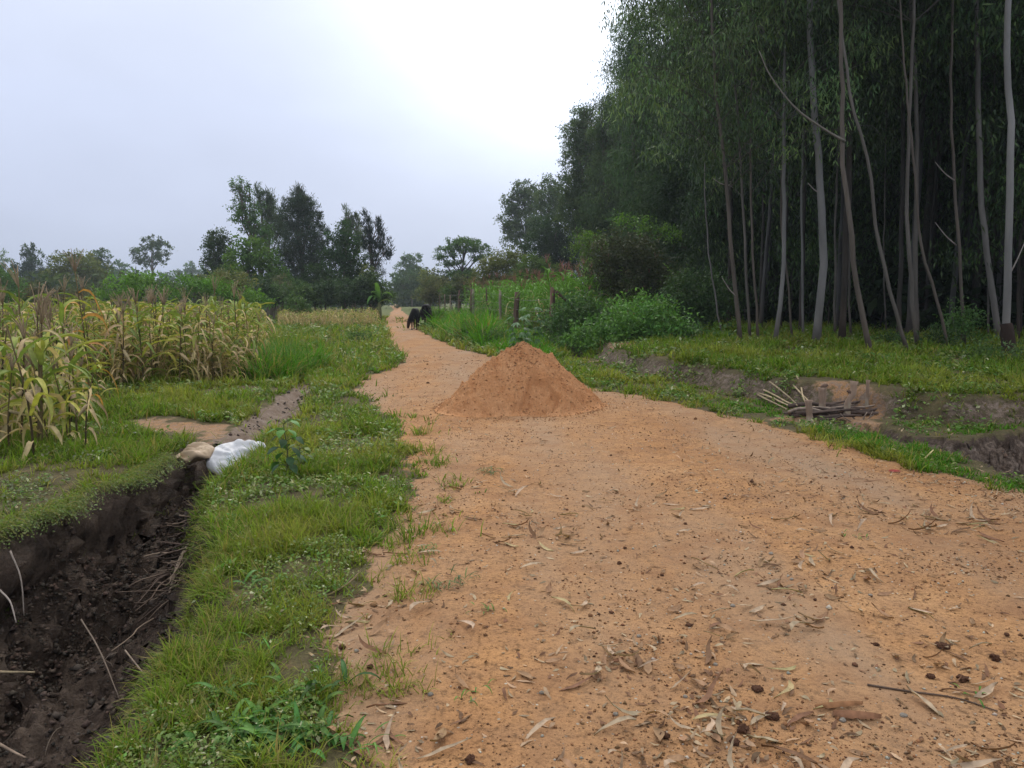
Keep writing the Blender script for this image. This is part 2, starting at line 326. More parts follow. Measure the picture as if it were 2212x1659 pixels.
# ---------------------------------------------------------------- the ground sheet, split into ground, road and ditches along its own grid
def build_ground():
    u = np.concatenate([-np.geomspace(2.2, .86, 22)[:-1], np.linspace(-.85, .85, 560), np.geomspace(.86, 2.2, 22)[1:]])
    yy = [-1.5]
    while yy[-1] < 1.4: yy.append(yy[-1]+.05)
    while yy[-1] < 60: yy.append(yy[-1]+(yy[-1]+2.2)*.0042)
    while yy[-1] < 950: yy.append(yy[-1]*1.03+.2)
    yy = np.array(yy); U, Yv = np.meshgrid(u, yy); Xv = U*(Yv+3.2)
    x = Xv.ravel(); y = Yv.ravel(); zn = zones(x, y); h = height(x, y, zn)
    road, pit, bed, rd, rl, dirt = zn
    zr = ss(.12, -.12, road); zg = np.maximum(ss(.06, -.10, pit), ss(.05, -.12, rd)*.85*ss(12, 8, y)+.6*ss(.05, -.12, rd)*ss(8, 12, y))
    zg = zg*(1-ss(.55, .3, np.abs(y-8.6))*0)
    zb = np.maximum(ss(.08, -.14, bed)*ss(.1, -.05, -pit)*(1-ss(14.5, 16.5, y)*.8), ss(.1, -.15, dirt)*.45)
    zb = np.maximum(zb, ss(-.5, -.9, rd)*.8*ss(10.4, 9.2, y)*ss(6.5, 8, y)); zg = zg*(1-ss(.15, -.1, dirt)); zb = np.maximum(zb, .5*ss(.05, -.15, rd)*ss(19, 16, y)); zb = np.maximum(zb, ss(-.45, -.7, rd)*ss(17, 14, y)*.75)
    bank = ss(.16, .04, rl)*ss(-.30, -.16, rl)*(y < 22)*(rd < .8); zg = np.maximum(zg, .52*bank); zb = np.maximum(zb, .47*bank)
    zr = np.maximum(zr, ss(.15, -.25, dirt)*.62)
    V = np.stack([x, y, h], 1); nr, nc = U.shape
    # ragged, slightly overhanging banks: push the steep parts sideways by noise that also varies with depth
    for q, k in ((pit, 1.0), (rd, .7)):
        wl = ss(.04, -.06, q)*ss(-.95, -.55, q)*(y < 22); n1 = fbm(x*3.1+h*5.5, y*3.1-h*4.7, 4, 301, .6)-.5; n2 = fbm(x*3.3-h*5.1, y*2.9+h*6.1, 4, 311, .6)-.5; n3 = fbm(x*11+h*17, y*11-h*15, 3, 321, .6)-.5
        n3 = n3+.55*(fbm(x*29+h*37, y*29-h*33, 2, 341)-.5); V[:, 0] += wl*k*(.22*n1+.20*n3); V[:, 1] += wl*k*(.18*n2+.15*n3); V[:, 2] += wl*k*.12*n3
    rim = np.exp(-((pit+.10)/.09)**2)*(x < np.interp(y, [0, 5, 8.5], [-2.4, -2.6, -2.9])); V[:, 0] += .10*rim*(.4+1.2*fbm(x*2, y*2, 2, 331))
    i, j = np.meshgrid(np.arange(nr-1), np.arange(nc-1), indexing='ij'); a = i*nc+j
    Fq = np.stack([a, a+1, a+nc+1, a+nc], -1).reshape(-1, 4)
    def fa(v): return v[Fq].mean(1)
    isr = fa(road) < 0; isd = ((fa(pit) < 0) | (fa(bed) < 0)) & ~isr; isrd = (fa(rd) < 0) & ~isr & ~isd
    zone = np.stack([zr, zg, zb, np.ones_like(zr)], 1)
    for nm, msk, lab in (('road', isr, 'sandy orange dirt road running away between maize field and wood'),
                         ('ditch', isd, 'dark eroded drainage ditch left of the road'),
                         ('roadside_ditch', isrd, 'shallow earth ditch between road and eucalyptus wood'),
                         ('ground', ~(isr | isd | isrd), 'grassy soil of the verges and fields')):
        f = Fq[msk]; us, inv = np.unique(f, return_inverse=True); f2 = inv.reshape(-1, 4)
        gg = Geo().add(V[us], f2); o = obj(nm, gg, M_SOIL, smooth=True); tag(o, lab, kind='structure'); o['category'] = nm.replace('_', ' ')
        at = o.data.attributes.new('zone', 'FLOAT_COLOR', 'POINT'); at.data.foreach_set('color', zone[us].astype(np.float32).ravel())
build_ground()
# ---------------------------------------------------------------- sand pile
def build_pile():
    cx, cy_, rad, H = X(1128, 11.5), 11.45, 1.19, .91
    n = 620; k = 260; a = np.arange(n)/n*2*math.pi; t = np.linspace(0, 1, k)[:, None]
    dirs = np.stack([np.cos(a), np.sin(a)], 1)
    rr = rad*(1+.10*np.sin(a*2+.6)+.06*np.sin(a*5+1)+.05*np.sin(a*3+4))
    x = cx+dirs[None, :, 0]*rr*t; y = cy_+dirs[None, :, 1]*rr*t
    tt = np.broadcast_to(t, x.shape)
    q1 = np.clip(tt*1.07, 0, 1); pr = 1-q1**1.32; pr = np.maximum(pr, .045*(1-tt)/.15*ss(1.0, .9, tt)*1.2); pr = pr*(1-.35*ss(.78, .97, tt))
    base = height(x.ravel(), y.ravel()).reshape(x.shape)
    h = H*pr*(1+.0*tt)
    lum = (fbm(x*5, y*5, 4, 61)-.5)*.11+(fbm(x*17, y*17, 4, 62, .6)-.5)*.085+(fbm(x*48, y*48, 3, 63, .6)-.5)*.035+(np.maximum(0, fbm(x*9+3, y*9, 3, 66)-.58))*.25; h = h+lum*ss(1.0, .86, tt)*ss(0, .06, tt+.02)
    ridge = np.exp(-((x-cx+.10+.25*(cy_-y))/.05)**2)*ss(.9, .5, tt)*(y < cy_); h = h-.035*ridge
    # scooped hollow near the foot, facing the camera
    sx, sy = X(1165, 10.7), 10.62; q = np.hypot((x-sx)/.26, (y-sy)/.22)+.35*(fbm(x*6, y*6, 3, 71)-.5)
    h = h-.11*ss(1.05, .93, q)*ss(1.0, .8, tt)+.02*np.exp(-((q-1.15)/.12)**2)
    z = base+np.where(tt > .985, -.03, h+.004)
    V = np.stack([x, y, z], -1).reshape(-1, 3); i, j = np.meshgrid(np.arange(k-1), np.arange(n), indexing='ij'); j2 = (j+1) % n
    Fq = np.stack([i*n+j, i*n+j2, (i+1)*n+j2, (i+1)*n+j], -1).reshape(-1, 4)[:, ::-1]
    o = obj('sand_pile', Geo().add(V, Fq), M_SAND, smooth=True)
    tag(o, 'cone shaped heap of orange sand dumped on the road', 'sand pile')
    return cx, cy_, rad*.95, V
m, t = mat('heaped sand'); co = nd(t, 'ShaderNodeTexCoord').outputs['Object']
f1 = noise(t, 4, 5, .6, co); f2 = noise(t, 45, 5, .7, co); f3 = noise(t, 150, 3, .7, co)
c = rampn(t, f1, [(.3, (.48, .225, .095)), (.7, (.58, .31, .15))]); c = mixc(t, 1, c, rampn(t, f2, [(.28, gray(.6)), (.45, gray(1)), (.8, gray(1.1))]), 'MULTIPLY')
b = nd(t, 'ShaderNodeBump', {'Height': nd(t, 'ShaderNodeMath', {0: f2, 1: f3}, operation='ADD').outputs[0], 'Strength': .8, 'Distance': .02})
nd(t, 'ShaderNodeOutputMaterial', {'Surface': nd(t, 'ShaderNodeBsdfPrincipled', {'Base Color': c, 'Roughness': .95, 'Specular IOR Level': .1, 'Normal': b.outputs[0]}).outputs[0]}); M_SAND = m
PILE = build_pile()
# ---------------------------------------------------------------- grass, herbs, litter, gravel (nobody could count these)
G_ = np.array
def fan(rng, n, y0, y1, u0=-.80, u1=.80):
    y = np.exp(rng.uniform(math.log(y0), math.log(y1), n)); u = rng.uniform(u0, u1, n); return u*y, y
def in_pile(x, y, k=1.0): return np.hypot(x-PILE[0], y-PILE[1]) < PILE[2]*k
def right_side(x, y): return x > np.interp(y, [0, 3, 7, 12, 20, 30, 50, 100], [4, 4, 3.3, 1.5, 0, -2, -7, -16])
def hcol(base, n, rng, v=.25, h=.12):
    b = np.tile(np.array(base, float), (n, 1))*(1+v*(rng.rand(n, 1)*2-1)); b[:, 0] *= 1+h*(rng.rand(n)*2-1); return np.clip(b, .004, 1)
def build_grass():
    rng = np.random.RandomState(11)
    nt_, kb = 130000, 10; tx, ty = fan(rng, nt_, 2.0, 75); tid = np.repeat(np.arange(nt_), kb); rr = np.abs(rng.randn(nt_*kb))*np.repeat(.012+.0042*ty, kb); ra = rng.rand(nt_*kb)*6.283; x = tx[tid]+rr*np.cos(ra); y = np.maximum(ty[tid]+rr*np.sin(ra), 1.95); tv = rng.rand(nt_); th = rng.rand(nt_)
    road, pit, bed, rd, rl, dirt = zn = zones(x, y)
    patch = fbm(x*1.1, y*1.1, 4, 90); fine = fbm(x*6, y*6, 3, 95)
    dens = np.clip(.16+1.8*(patch-.34)+1.5*(fine-.5), .03, 1)
    edge = ss(-.16, .12, road)
    left = ~right_side(x, y)
    dens = dens*edge
    dens = np.where(pit < .02, dens*ss(-.32, -.02, pit)*np.where(x > -2.9+.0*y, 1.0, .9), dens)
    dens = np.where(bed < 0, dens*ss(-.25, .0, bed)*np.where(y > 15, 1.5, .4), dens)
    dens = np.where(rd < .05, dens*ss(-.35, .05, rd)*np.where(y > 17, 1.3, np.where(y > 12, .5, .22)), dens)
    dens = np.where((np.abs(rl+.04) < .13) & (y < 21) & (rd < .7), dens*.45, dens)
    dens = np.where((dirt < .05), dens*.04, dens)
    # a few grass seedlings on the road near its edge
    seed = (road < 0) & (road > -.55) & (fbm(x*2.4, y*2.4, 3, 140) > .60) & (y < 16); dens = np.where(seed, .25*ss(-.55, -.1, road), dens)
    central = (y > 33) & (road < -.7) & (fbm(x*1.1, y*.3, 3, 150) > .58); dens = np.where(central, .2, dens)
    isl = (road < 0) & (road > -.7) & (x < -.2) & (y < 11) & (fbm(x*4.1, y*4.1, 4, 145) > .60); dens = np.where(isl, .22*ss(-.7, -.1, road), dens)
    keep = (th[tid]*.75+.25*rng.rand(len(x)) < dens) & ~in_pile(x, y, 1.02)
    # thin out under the wood
    deep = (rl < 0) & (x > 8.5+rng.rand(len(x))*2) ; keep &= ~(deep & (rng.rand(len(x)) < .45))
    x, y, patch, fine, road, rl, pit, rd = (q[keep] for q in (x, y, patch, fine, road, rl, pit, rd)); left = left[keep]; tid = tid[keep]; rr = rr[keep]; ra = ra[keep]; n = len(x)
    z = height(x, y, tuple(q[keep] for q in zn))
    d = np.maximum(y, 2.4)
    W = np.maximum(.0048, d*.0014)*(.7+.7*rng.rand(n))
    tall = fbm(x*.5, y*.5, 3, 99)
    Hh = (.025+.075*tv[tid]**1.5+.03*rng.rand(n)+.07*np.clip(patch-.45, 0, 1)*2)*(1+np.clip((d-5)/14, 0, 1.6))
    tallz = right_side(x, y) & (y > 19) & (y < 60) & (road > .5) & (x < np.minimum(.195*(36.8-y)-.5, 1.1)) & (x > -.2*y+5.4-1.3); Hh = np.where(tallz, Hh*np.where(x > -.8, 1.4, 2.8), Hh); W = np.where(tallz, W*1.3, W)
    left_tuft = (x < -4.3) & (x > -6.5) & (y > 15) & (y < 19.5) & left; Hh = np.where(left_tuft, Hh*2.6, Hh)
    Hh = np.where((rd < .6) & (y < 22), Hh*.5, Hh); roadside = np.abs(road) < .15; Hh = np.where(roadside & (y < 14), Hh*.7, Hh)
    lean = .25+1.1*rng.rand(n); az = ra+.9*rng.randn(n)
    dr = np.stack([np.cos(az)*lean, np.sin(az)*lean, np.ones(n)], 1); sd_v = unit(np.stack([-np.sin(az+.6*rng.randn(n)), np.cos(az), 0*az], 1))
    V, Fq = strips(np.stack([x, y, z-.006], 1), dr, sd_v, Hh*1.35, W, .5+1.1*rng.rand(n), 2, np.array((1.0, .8, .12)))
    # colours: fresh green, yellow green, straw
    c = hcol((.150, .215, .030), n, rng, .22, .12)*(.62+.80*rng.rand(nt_)[tid][:, None])
    yel = ss(.45, .68, fbm(x*.7, y*.7, 3, 107)+.12*(rng.rand(n)-.5)); c = c*(1-yel[:, None])+hcol((.27, .27, .06), n, rng, .25)*(.7+.6*rng.rand(nt_)[tid][:, None])*yel[:, None]
    fresh = (tallz | left_tuft); c[fresh] = hcol((.10, .235, .022), n, rng, .3)[fresh]
    ro = (rd < .7) & (y < 12) & (rl > 0); c[ro] = hcol((.09, .20, .022), n, rng, .3)[ro]
    straw = rng.rand(n) < (.16+.12*(y > 15)*left+.10*(np.abs(pit) < .35)); c[straw] = hcol((.30, .235, .115), n, rng, .3)[straw]
    c = np.repeat(c, 6, 0).reshape(n, 3, 2, 3)*np.array((.75, 1.0, 1.12))[None, :, None, None]
    V = V.reshape(n, 6, 3); c = c.reshape(n, 6, 3); loc = np.array([[0, 1, 3, 2], [2, 3, 5, 4]])
    fieldL = left & (x < np.interp(y, [0, 8, 14, 30, 60], [-2.9, -2.9, -3.6, -7.2, -14]))
    for nm, msk, lab in (('grass', left & ~fieldL, 'short green and straw grass of the verge between ditch and road'),
                         ('grass', fieldL, 'low grass and weeds along the maize field edge'),
                         ('grass', ~left & (rl > 0), 'bright green grass strip along the right edge of the road'),
                         ('grass', ~left & (rl <= 0), 'darker grass on the bank in front of the eucalyptus wood')):
        k = np.nonzero(msk)[0]
        if not len(k): continue
        F_ = (np.arange(len(k))[:, None, None]*6+loc[None]).reshape(-1, 4)
        tag(obj(nm, Geo().add(V[k].reshape(-1, 3), F_, c[k].reshape(-1, 3)), M_GRASS), lab, 'grass', kind='stuff')
build_grass()
def build_herbs():
    rng = np.random.RandomState(21)
    nh = 60000; hx, hy = fan(rng, nh, 2.0, 60); hid = np.repeat(np.arange(nh), 8); x = hx[hid]+rng.randn(nh*8)*(.012+.002*hy[hid]); y = np.maximum(hy[hid]+rng.randn(nh*8)*(.012+.002*hy[hid]), 1.95); hv = .7+.6*rng.rand(nh)
    zn = zones(x, y); road, pit, bed, rd, rl, dirt = zn
    cl = fbm(x*1.7, y*1.7, 3, 190)+.5*(fbm(x*7, y*7, 2, 195)-.5)
    keep = (cl > .49+.12*(rng.rand(nh)[hid])) & (road > .05) & (pit > -.12) & (bed > -.05) & (rd > .12) & (dirt > .05) & ~in_pile(x, y, 1.05)
    x, y = x[keep], y[keep]; hid = hid[keep]; z = height(x, y, tuple(q[keep] for q in zn)); n = len(x); rl = rl[keep]; pit = pit[keep]
    d = np.maximum(y, 2.4); Ln = np.maximum(.017, d*.0046)*(.6+.9*rng.rand(n))*hv[hid]; hh = rng.rand(n)**1.5*(.06+.005*d)
    az = rng.rand(n)*6.283; dr = np.stack([np.cos(az), np.sin(az), .5*rng.randn(n)+.15], 1); nr = np.stack([.5*rng.randn(n), .5*rng.randn(n), np.ones(n)], 1)
    V, Fq = leaf_quads(np.stack([x, y, z+hh], 1), dr, nr, Ln, Ln*.55)
    c = hcol((.11, .19, .035), n, rng, .3, .2)*hv[hid][:, None]; k = rng.rand(nh)[hid] < .35; c[k] = hcol((.19, .23, .065), n, rng, .25)[k]; k = rng.rand(n) < .07; c[k] = hcol((.42, .42, .24), n, rng, .2)[k]
    k = (x < -3.0) & (y < 9) & (rng.rand(n) < .5); c[k] = hcol((.15, .175, .085), n, rng, .25)[k]
    r_ = right_side(x, y)
    for msk, lab in ((~r_, 'small leaved creeping weeds in the left verge and field edge'), (r_, 'small leaved herbs among the grass by the wood')):
        i = np.nonzero(msk)[0]; F_ = np.arange(len(i)*4).reshape(-1, 4)
        tag(obj('ground_weeds', Geo().add(V.reshape(n, 4, 3)[i].reshape(-1, 3), F_, np.repeat(c[i], 4, 0)), M_LEAF), lab, 'weeds', kind='stuff')
build_herbs()
def build_gravel():
    rng = np.random.RandomState(31)
    x, y = fan(rng, 95000, 1.9, 22, -.62, .80); zn = zones(x, y)
    keep = (zn[0] < .1) & ~in_pile(x, y, .98) & (rng.rand(len(x)) < .12+1.5*np.clip(fbm(x*1.6, y*1.6, 3, 200)-.40, 0, 1)); x, y = x[keep], y[keep]; z = height(x, y, tuple(q[keep] for q in zn)); n = len(x)
    s = (.0018+.0060*rng.rand(n)**4+.0012*y*.35)*(.7+.6*rng.rand(n)); big = rng.rand(n) < .012; s[big] *= 2.3
    O = np.array([(1, 0, 0), (0, 1, 0), (-1, 0, 0), (0, -1, 0), (0, 0, .75), (0, 0, -.6)], float)
    V = O[None]*s[:, None, None]*(.65+.7*rng.rand(n, 6, 1)); a = rng.rand(n)*6.28; ca, sa = np.cos(a)[:, None], np.sin(a)[:, None]
    V = np.stack([V[..., 0]*ca-V[..., 1]*sa, V[..., 0]*sa+V[..., 1]*ca, V[..., 2]], -1)+np.stack([x, y, z+s*.25], 1)[:, None]
    T = np.array([(0, 1, 4), (1, 2, 4), (2, 3, 4), (3, 0, 4), (1, 0, 5), (2, 1, 5), (3, 2, 5), (0, 3, 5)])
    c = hcol((.26, .135, .062), n, rng, .45, .15); k = rng.rand(n) < .10; c[k] = hcol((.52, .47, .38), n, rng, .3)[k]; k = rng.rand(n) < .20; c[k] = hcol((.14, .07, .038), n, rng, .3)[k]
    tag(obj('gravel', Geo().add(V.reshape(-1, 3), (T[None]+np.arange(n)[:, None, None]*6).reshape(-1, 3), np.repeat(c, 6, 0)), M_MUD), 'loose grit and crumbs of earth scattered over the road', 'gravel', kind='stuff')
build_gravel()
# ---------------------------------------------------------------- fallen eucalyptus leaves
LEAFC = {'pale': ((.42, .32, .22), 'pale grey beige'), 'tan': ((.34, .21, .12), 'tan brown'), 'brown': ((.20, .11, .065), 'dark brown'), 'olive': ((.40, .33, .17), 'dull straw')}
def leaf_arrays(n, rng, Ln, Wd):
    az = rng.rand(n)*6.283; d0 = np.stack([np.cos(az), np.sin(az), .15*rng.rand(n)], 1); sd = unit(np.stack([-np.sin(az), np.cos(az), .9*(rng.rand(n)-.5)], 1))
    prof = np.array((.14, .80, 1., .82, .48, .04))
    return strips(np.zeros((n, 3)), d0, sd, Ln, Wd, .6*rng.randn(n), 5, prof, 2.4*(rng.rand(n)-.5), .16, rng)
def leaf_mesh(kind, rng, L_=.12, W_=.016, curl=0.):
    V, Fq = leaf_arrays(1, rng, np.array([L_]), np.array([W_])); V = V.reshape(6, 2, 3)
    mid = V.mean(1, keepdims=True); mid[..., 2] -= W_*.22; V = np.concatenate([V[:, :1], mid, V[:, 1:]], 1)
    V[..., 2] -= V[..., 2].min(); V -= V.mean((0, 1))*np.array((1, 1, 0)); V = V.reshape(-1, 3)
    F_ = np.array([[i*3+k, i*3+k+1, i*3+k+4, i*3+k+3] for i in range(5) for k in (0, 1)])
    c = np.array(LEAFC[kind][0])*(.85+.3*rng.rand()); return mesh_of('dry_leaf', Geo().add(V, F_, c), M_DRY, True)
def litter_density(x, y, road):
    d = .20+1.5*np.clip(fbm(x*2.3, y*2.3, 3, 210)-.5, 0, 1)*2
    right = (x > .38*y-.4) & (road > -1.6) & (road < .1); d = np.where(right, d+.45, d)
    le = (np.abs(road) < .3) & (x < 0); d = np.where(le, d+.25, d); return d
def build_leaves():
    rng = np.random.RandomState(41)
    x, y = fan(rng, 16000, 2.0, 24, -.45, .75); zn = zones(x, y); road = zn[0]; rd = zn[3]
    keep = ((road < .12) | ((rd < .3) & (rd > -1) & (y < 14))) & ~in_pile(x, y, 1.02) & (rng.rand(len(x)) < litter_density(x, y, road)*np.where(y < 5, .12, .28))
    x, y = x[keep], y[keep]; order = np.argsort(y+.35*np.abs(x)); x, y = x[order], y[order]; z = height(x, y)
    vis = (np.abs(x) < .66*y) & (y > 2.35); idx = np.nonzero(vis)[0][:300]
    kinds = ['pale', 'tan', 'pale', 'brown', 'tan', 'olive', 'pale', 'tan', 'brown', 'pale', 'tan', 'pale']; var = []
    shp = [(.135, .023, 'long narrow'), (.09, .027, 'short broad'), (.15, .020, 'long curved')]
    for i, k in enumerate(kinds):
        L_, W_, sh = shp[i % 3]; var.append((leaf_mesh(k, rng, L_*(.9+.3*rng.rand()), W_), LEAFC[k][1], sh))
    for q in idx:
        v = rng.randint(len(var)); o = bpy.data.objects.new('dry_leaf', var[v][0]); COL.objects.link(o)
        o.location = (x[q], y[q], z[q]+.004); o.rotation_euler = (rng.uniform(-.2, .2), rng.uniform(-.15, .15), rng.rand()*6.28); s = rng.uniform(.65, 1.35); o.scale = (s, s*rng.uniform(.8, 1.3), s*rng.uniform(.6, 1.5))
        tag(o, f'{var[v][1]} {var[v][2]} dry eucalyptus leaf fallen on the sandy road', 'dry leaf', f'{var[v][1]} {var[v][2]} dry leaves on the road')
    rest = np.setdiff1d(np.arange(len(x)), idx)
    # smaller and farther litter, and the drift along the right verge: too many to count
    x2, y2 = fan(rng, 60000, 2.2, 26, -.35, .75); z0 = zones(x2, y2); rd2 = z0[3]
    k2 = ((z0[0] < .15) | ((rd2 < .25) & (y2 < 14))) & ~in_pile(x2, y2, 1.02) & (rng.rand(len(x2)) < litter_density(x2, y2, z0[0])*.16); x2, y2 = x2[k2], y2[k2]
    X_ = np.concatenate([x[rest], x2]); Y_ = np.concatenate([y[rest], y2]); n = len(X_); Z_ = height(X_, Y_)
    L_ = (.05+.08*rng.rand(n))*np.where(np.arange(n) < len(rest), 1, .18+.5*rng.rand(n))*(1+.02*Y_)
    V, Fq = leaf_arrays(n, rng, L_, np.maximum(.010+.008*rng.rand(n), Y_*.0012)); V = V.reshape(n, -1, 3); V[..., 2] -= V[..., 2].min(1, keepdims=True)
    V = V+np.stack([X_, Y_, Z_+.002], 1)[:, None]
    c = hcol((.36, .26, .165), n, rng, .4); k = rng.rand(n) < .45; c[k] = hcol((.17, .095, .055), n, rng, .3)[k]
    tag(obj('leaf_litter', Geo().add(V.reshape(-1, 3), Fq, np.repeat(c, 12, 0)), M_DRY), 'scattered small dry eucalyptus leaves and bark scraps on road and ditch', 'leaf litter', kind='stuff')
build_leaves()
def lump_mesh(name, r, rng, flat=.65, c=(.13, .065, .04), lum=.5, m=None, seg=14):
    th, ph = np.meshgrid(np.linspace(0, math.pi, seg), np.arange(seg*2)/(seg*2)*2*math.pi, indexing='ij')
    q = np.stack([np.sin(th)*np.cos(ph), np.sin(th)*np.sin(ph), np.cos(th)], -1); o = rng.rand(3)*20
    rr = r*(1+lum*(fbm(q[..., 0]*2+o[0]+q[..., 2], q[..., 1]*2+o[1]-q[..., 2], 4, 3, .6)-.5)*2); V = q*rr[..., None]*np.array((1, 1, flat))
    i, j = np.meshgrid(np.arange(seg-1), np.arange(seg*2), indexing='ij'); j2 = (j+1) % (seg*2); n = seg*2
    return mesh_of(name, Geo().add(V.reshape(-1, 3), np.stack([i*n+j, (i+1)*n+j, (i+1)*n+j2, i*n+j2], -1).reshape(-1, 4), c), m or M_MUD, True)
def build_clods():
    rng = np.random.RandomState(51)
    ms = [lump_mesh('earth_clod', 1, rng, .7, (.17, .080, .045), .8) for _ in range(4)]; st = [lump_mesh('pebble', 1, rng, .6, (.50, .44, .36), .35) for _ in range(3)]
    spots = [(1636, 1496, .022), (1668, 1555, .026), (1604, 1583, .024), (1585, 1610, .02), (1435, 1593, .02), (1350, 1183, .02), (1338, 1215, .016), (2150, 1425, .025), (2080, 1470, .022), (2010, 1465, .024), (1893, 1395, .016), (800, 1432, .024),
             (738, 1388, .03), (1128, 953, .02), (1840, 1188, .02), (1760, 1300, .014), (2035, 1400, .026), (1430, 1240, .014), (1015, 1650, .022), (1480, 1130, .014), (1320, 985, .02), (2175, 1375, .022)]
    for i, (a, b, r) in enumerate(spots):
        x, y = G(a, b, .03); o = bpy.data.objects.new('earth_clod', ms[i % 4]); COL.objects.link(o); o.location = (x, y, hz(x, y)+r*.35); r *= rng.uniform(.5, .95); o.scale = (r, r*rng.uniform(.7, 1.3), r*.9); o.rotation_euler = (0, 0, rng.rand()*6)
        tag(o, 'small dark red brown clod of earth lying on the sandy road', 'clod', 'dark clods on the road')
    for i, (a, b, r) in enumerate([(1665, 1197, .014), (1710, 1255, .012), (1380, 1375, .011), (1820, 1560, .013), (1583, 1305, .013), (1745, 1350, .009), (1952, 1548, .012), (770, 1395, .012), (1545, 1440, .01), (1170, 1500, .011), (1480, 1508, .01), (930, 1500, .012), (1880, 1290, .01), (1330, 1545, .01)]):
        x, y = G(a, b, .03); o = bpy.data.objects.new('pebble', st[i % 3]); COL.objects.link(o); o.location = (x, y, hz(x, y)+r*.3); o.scale = (r, r*rng.uniform(.7, 1.1), r); o.rotation_euler = (0, 0, rng.rand()*6)
        tag(o, 'small whitish pebble lying on the sandy road', 'pebble', 'pale pebbles on the road')
build_clods()
def crumbs(rng, x, y, z, s, base, var=.45):
    n = len(x); O = np.array([(1, 0, 0), (0, 1, 0), (-1, 0, 0), (0, -1, 0), (0, 0, .75), (0, 0, -.6)], float)
    V = O[None]*s[:, None, None]*(.5+.9*rng.rand(n, 6, 1))+rng.randn(n, 6, 3)*s[:, None, None]*.16; a = rng.rand(n)*6.28; ca, sa = np.cos(a)[:, None], np.sin(a)[:, None]
    V = np.stack([V[..., 0]*ca-V[..., 1]*sa, V[..., 0]*sa+V[..., 1]*ca, V[..., 2]], -1)+np.stack([x, y, z+s*.2], 1)[:, None]
    T = np.array([(0, 1, 4), (1, 2, 4), (2, 3, 4), (3, 0, 4), (1, 0, 5), (2, 1, 5), (3, 2, 5), (0, 3, 5)])
    return V.reshape(-1, 3), (T[None]+np.arange(n)[:, None, None]*6).reshape(-1, 3), np.repeat(hcol(base, n, rng, var, .15), 6, 0)
def build_mud_clods():
    rng = np.random.RandomState(58)
    for side, (n, xr, yr) in enumerate([(17000, (-3.9, -1.1), (2.0, 15)), (9000, (1.5, 9), (5, 22))]):
        x = rng.uniform(*xr, n)-(.25*np.maximum(0, rng.uniform(0, 1, n)) if side else 0); y = rng.uniform(*yr, n)
        if side == 0: x = np.where(y > 8, x-.12*(y-8), x)
        zn = zones(x, y); m_ = ((zn[1] < -.22) | ((zn[2] < 0) & (rng.rand(len(x)) < .12))) if side == 0 else (zn[3] < -.12); x, y = x[m_], y[m_]; z = height(x, y)
        s_ = (.005+.030*rng.rand(len(x))**4+.0006*y)
        tag(obj('mud_clods', Geo().add(*crumbs(rng, x, y, z, s_, (.085, .066, .054) if side == 0 else (.17, .125, .09))), M_MUD), ['crumbled dark clods of mud over the floor of the deep left ditch', 'brown crumbs of earth on the floor of the right ditch'][side], 'mud clods', kind='stuff')
    x = rng.uniform(-3.9, -2.2, 26000); y = rng.uniform(2.6, 8.2, 26000); q = sdist(PIT, x, y); m_ = (q < -.06) & (q > -.7); x, y = x[m_], y[m_]; z = height(x, y); s_ = .006+.022*rng.rand(len(x))**3
    tag(obj('wall_crumbs', Geo().add(*crumbs(rng, x+.08*rng.rand(len(x)), y, z+.02, s_, (.080, .058, .044))), M_MUD), 'broken dark soil crumbs sticking to the left wall of the pit', 'mud clods', kind='stuff')
    V = PILE[3]; k = rng.choice(len(V), 5200, replace=False); P_ = V[k]; s_ = .004+.016*rng.rand(len(k))**4; a = rng.rand(1500)*6.283; r = PILE[2]*(.98+.16*np.abs(rng.randn(1500))); x, y = PILE[0]+np.cos(a)*r, PILE[1]+np.sin(a)*r
    g = Geo().add(*crumbs(rng, P_[:, 0], P_[:, 1], P_[:, 2], s_, (.40, .20, .09), .3)); g.add(*crumbs(rng, x, y, height(x, y), .004+.014*rng.rand(1500)**3, (.36, .18, .08), .35))
    tag(obj('sand_crumbs', g, M_MUD), 'crumbs of damp sand on and around the sand heap', 'sand crumbs', kind='stuff')
build_mud_clods()

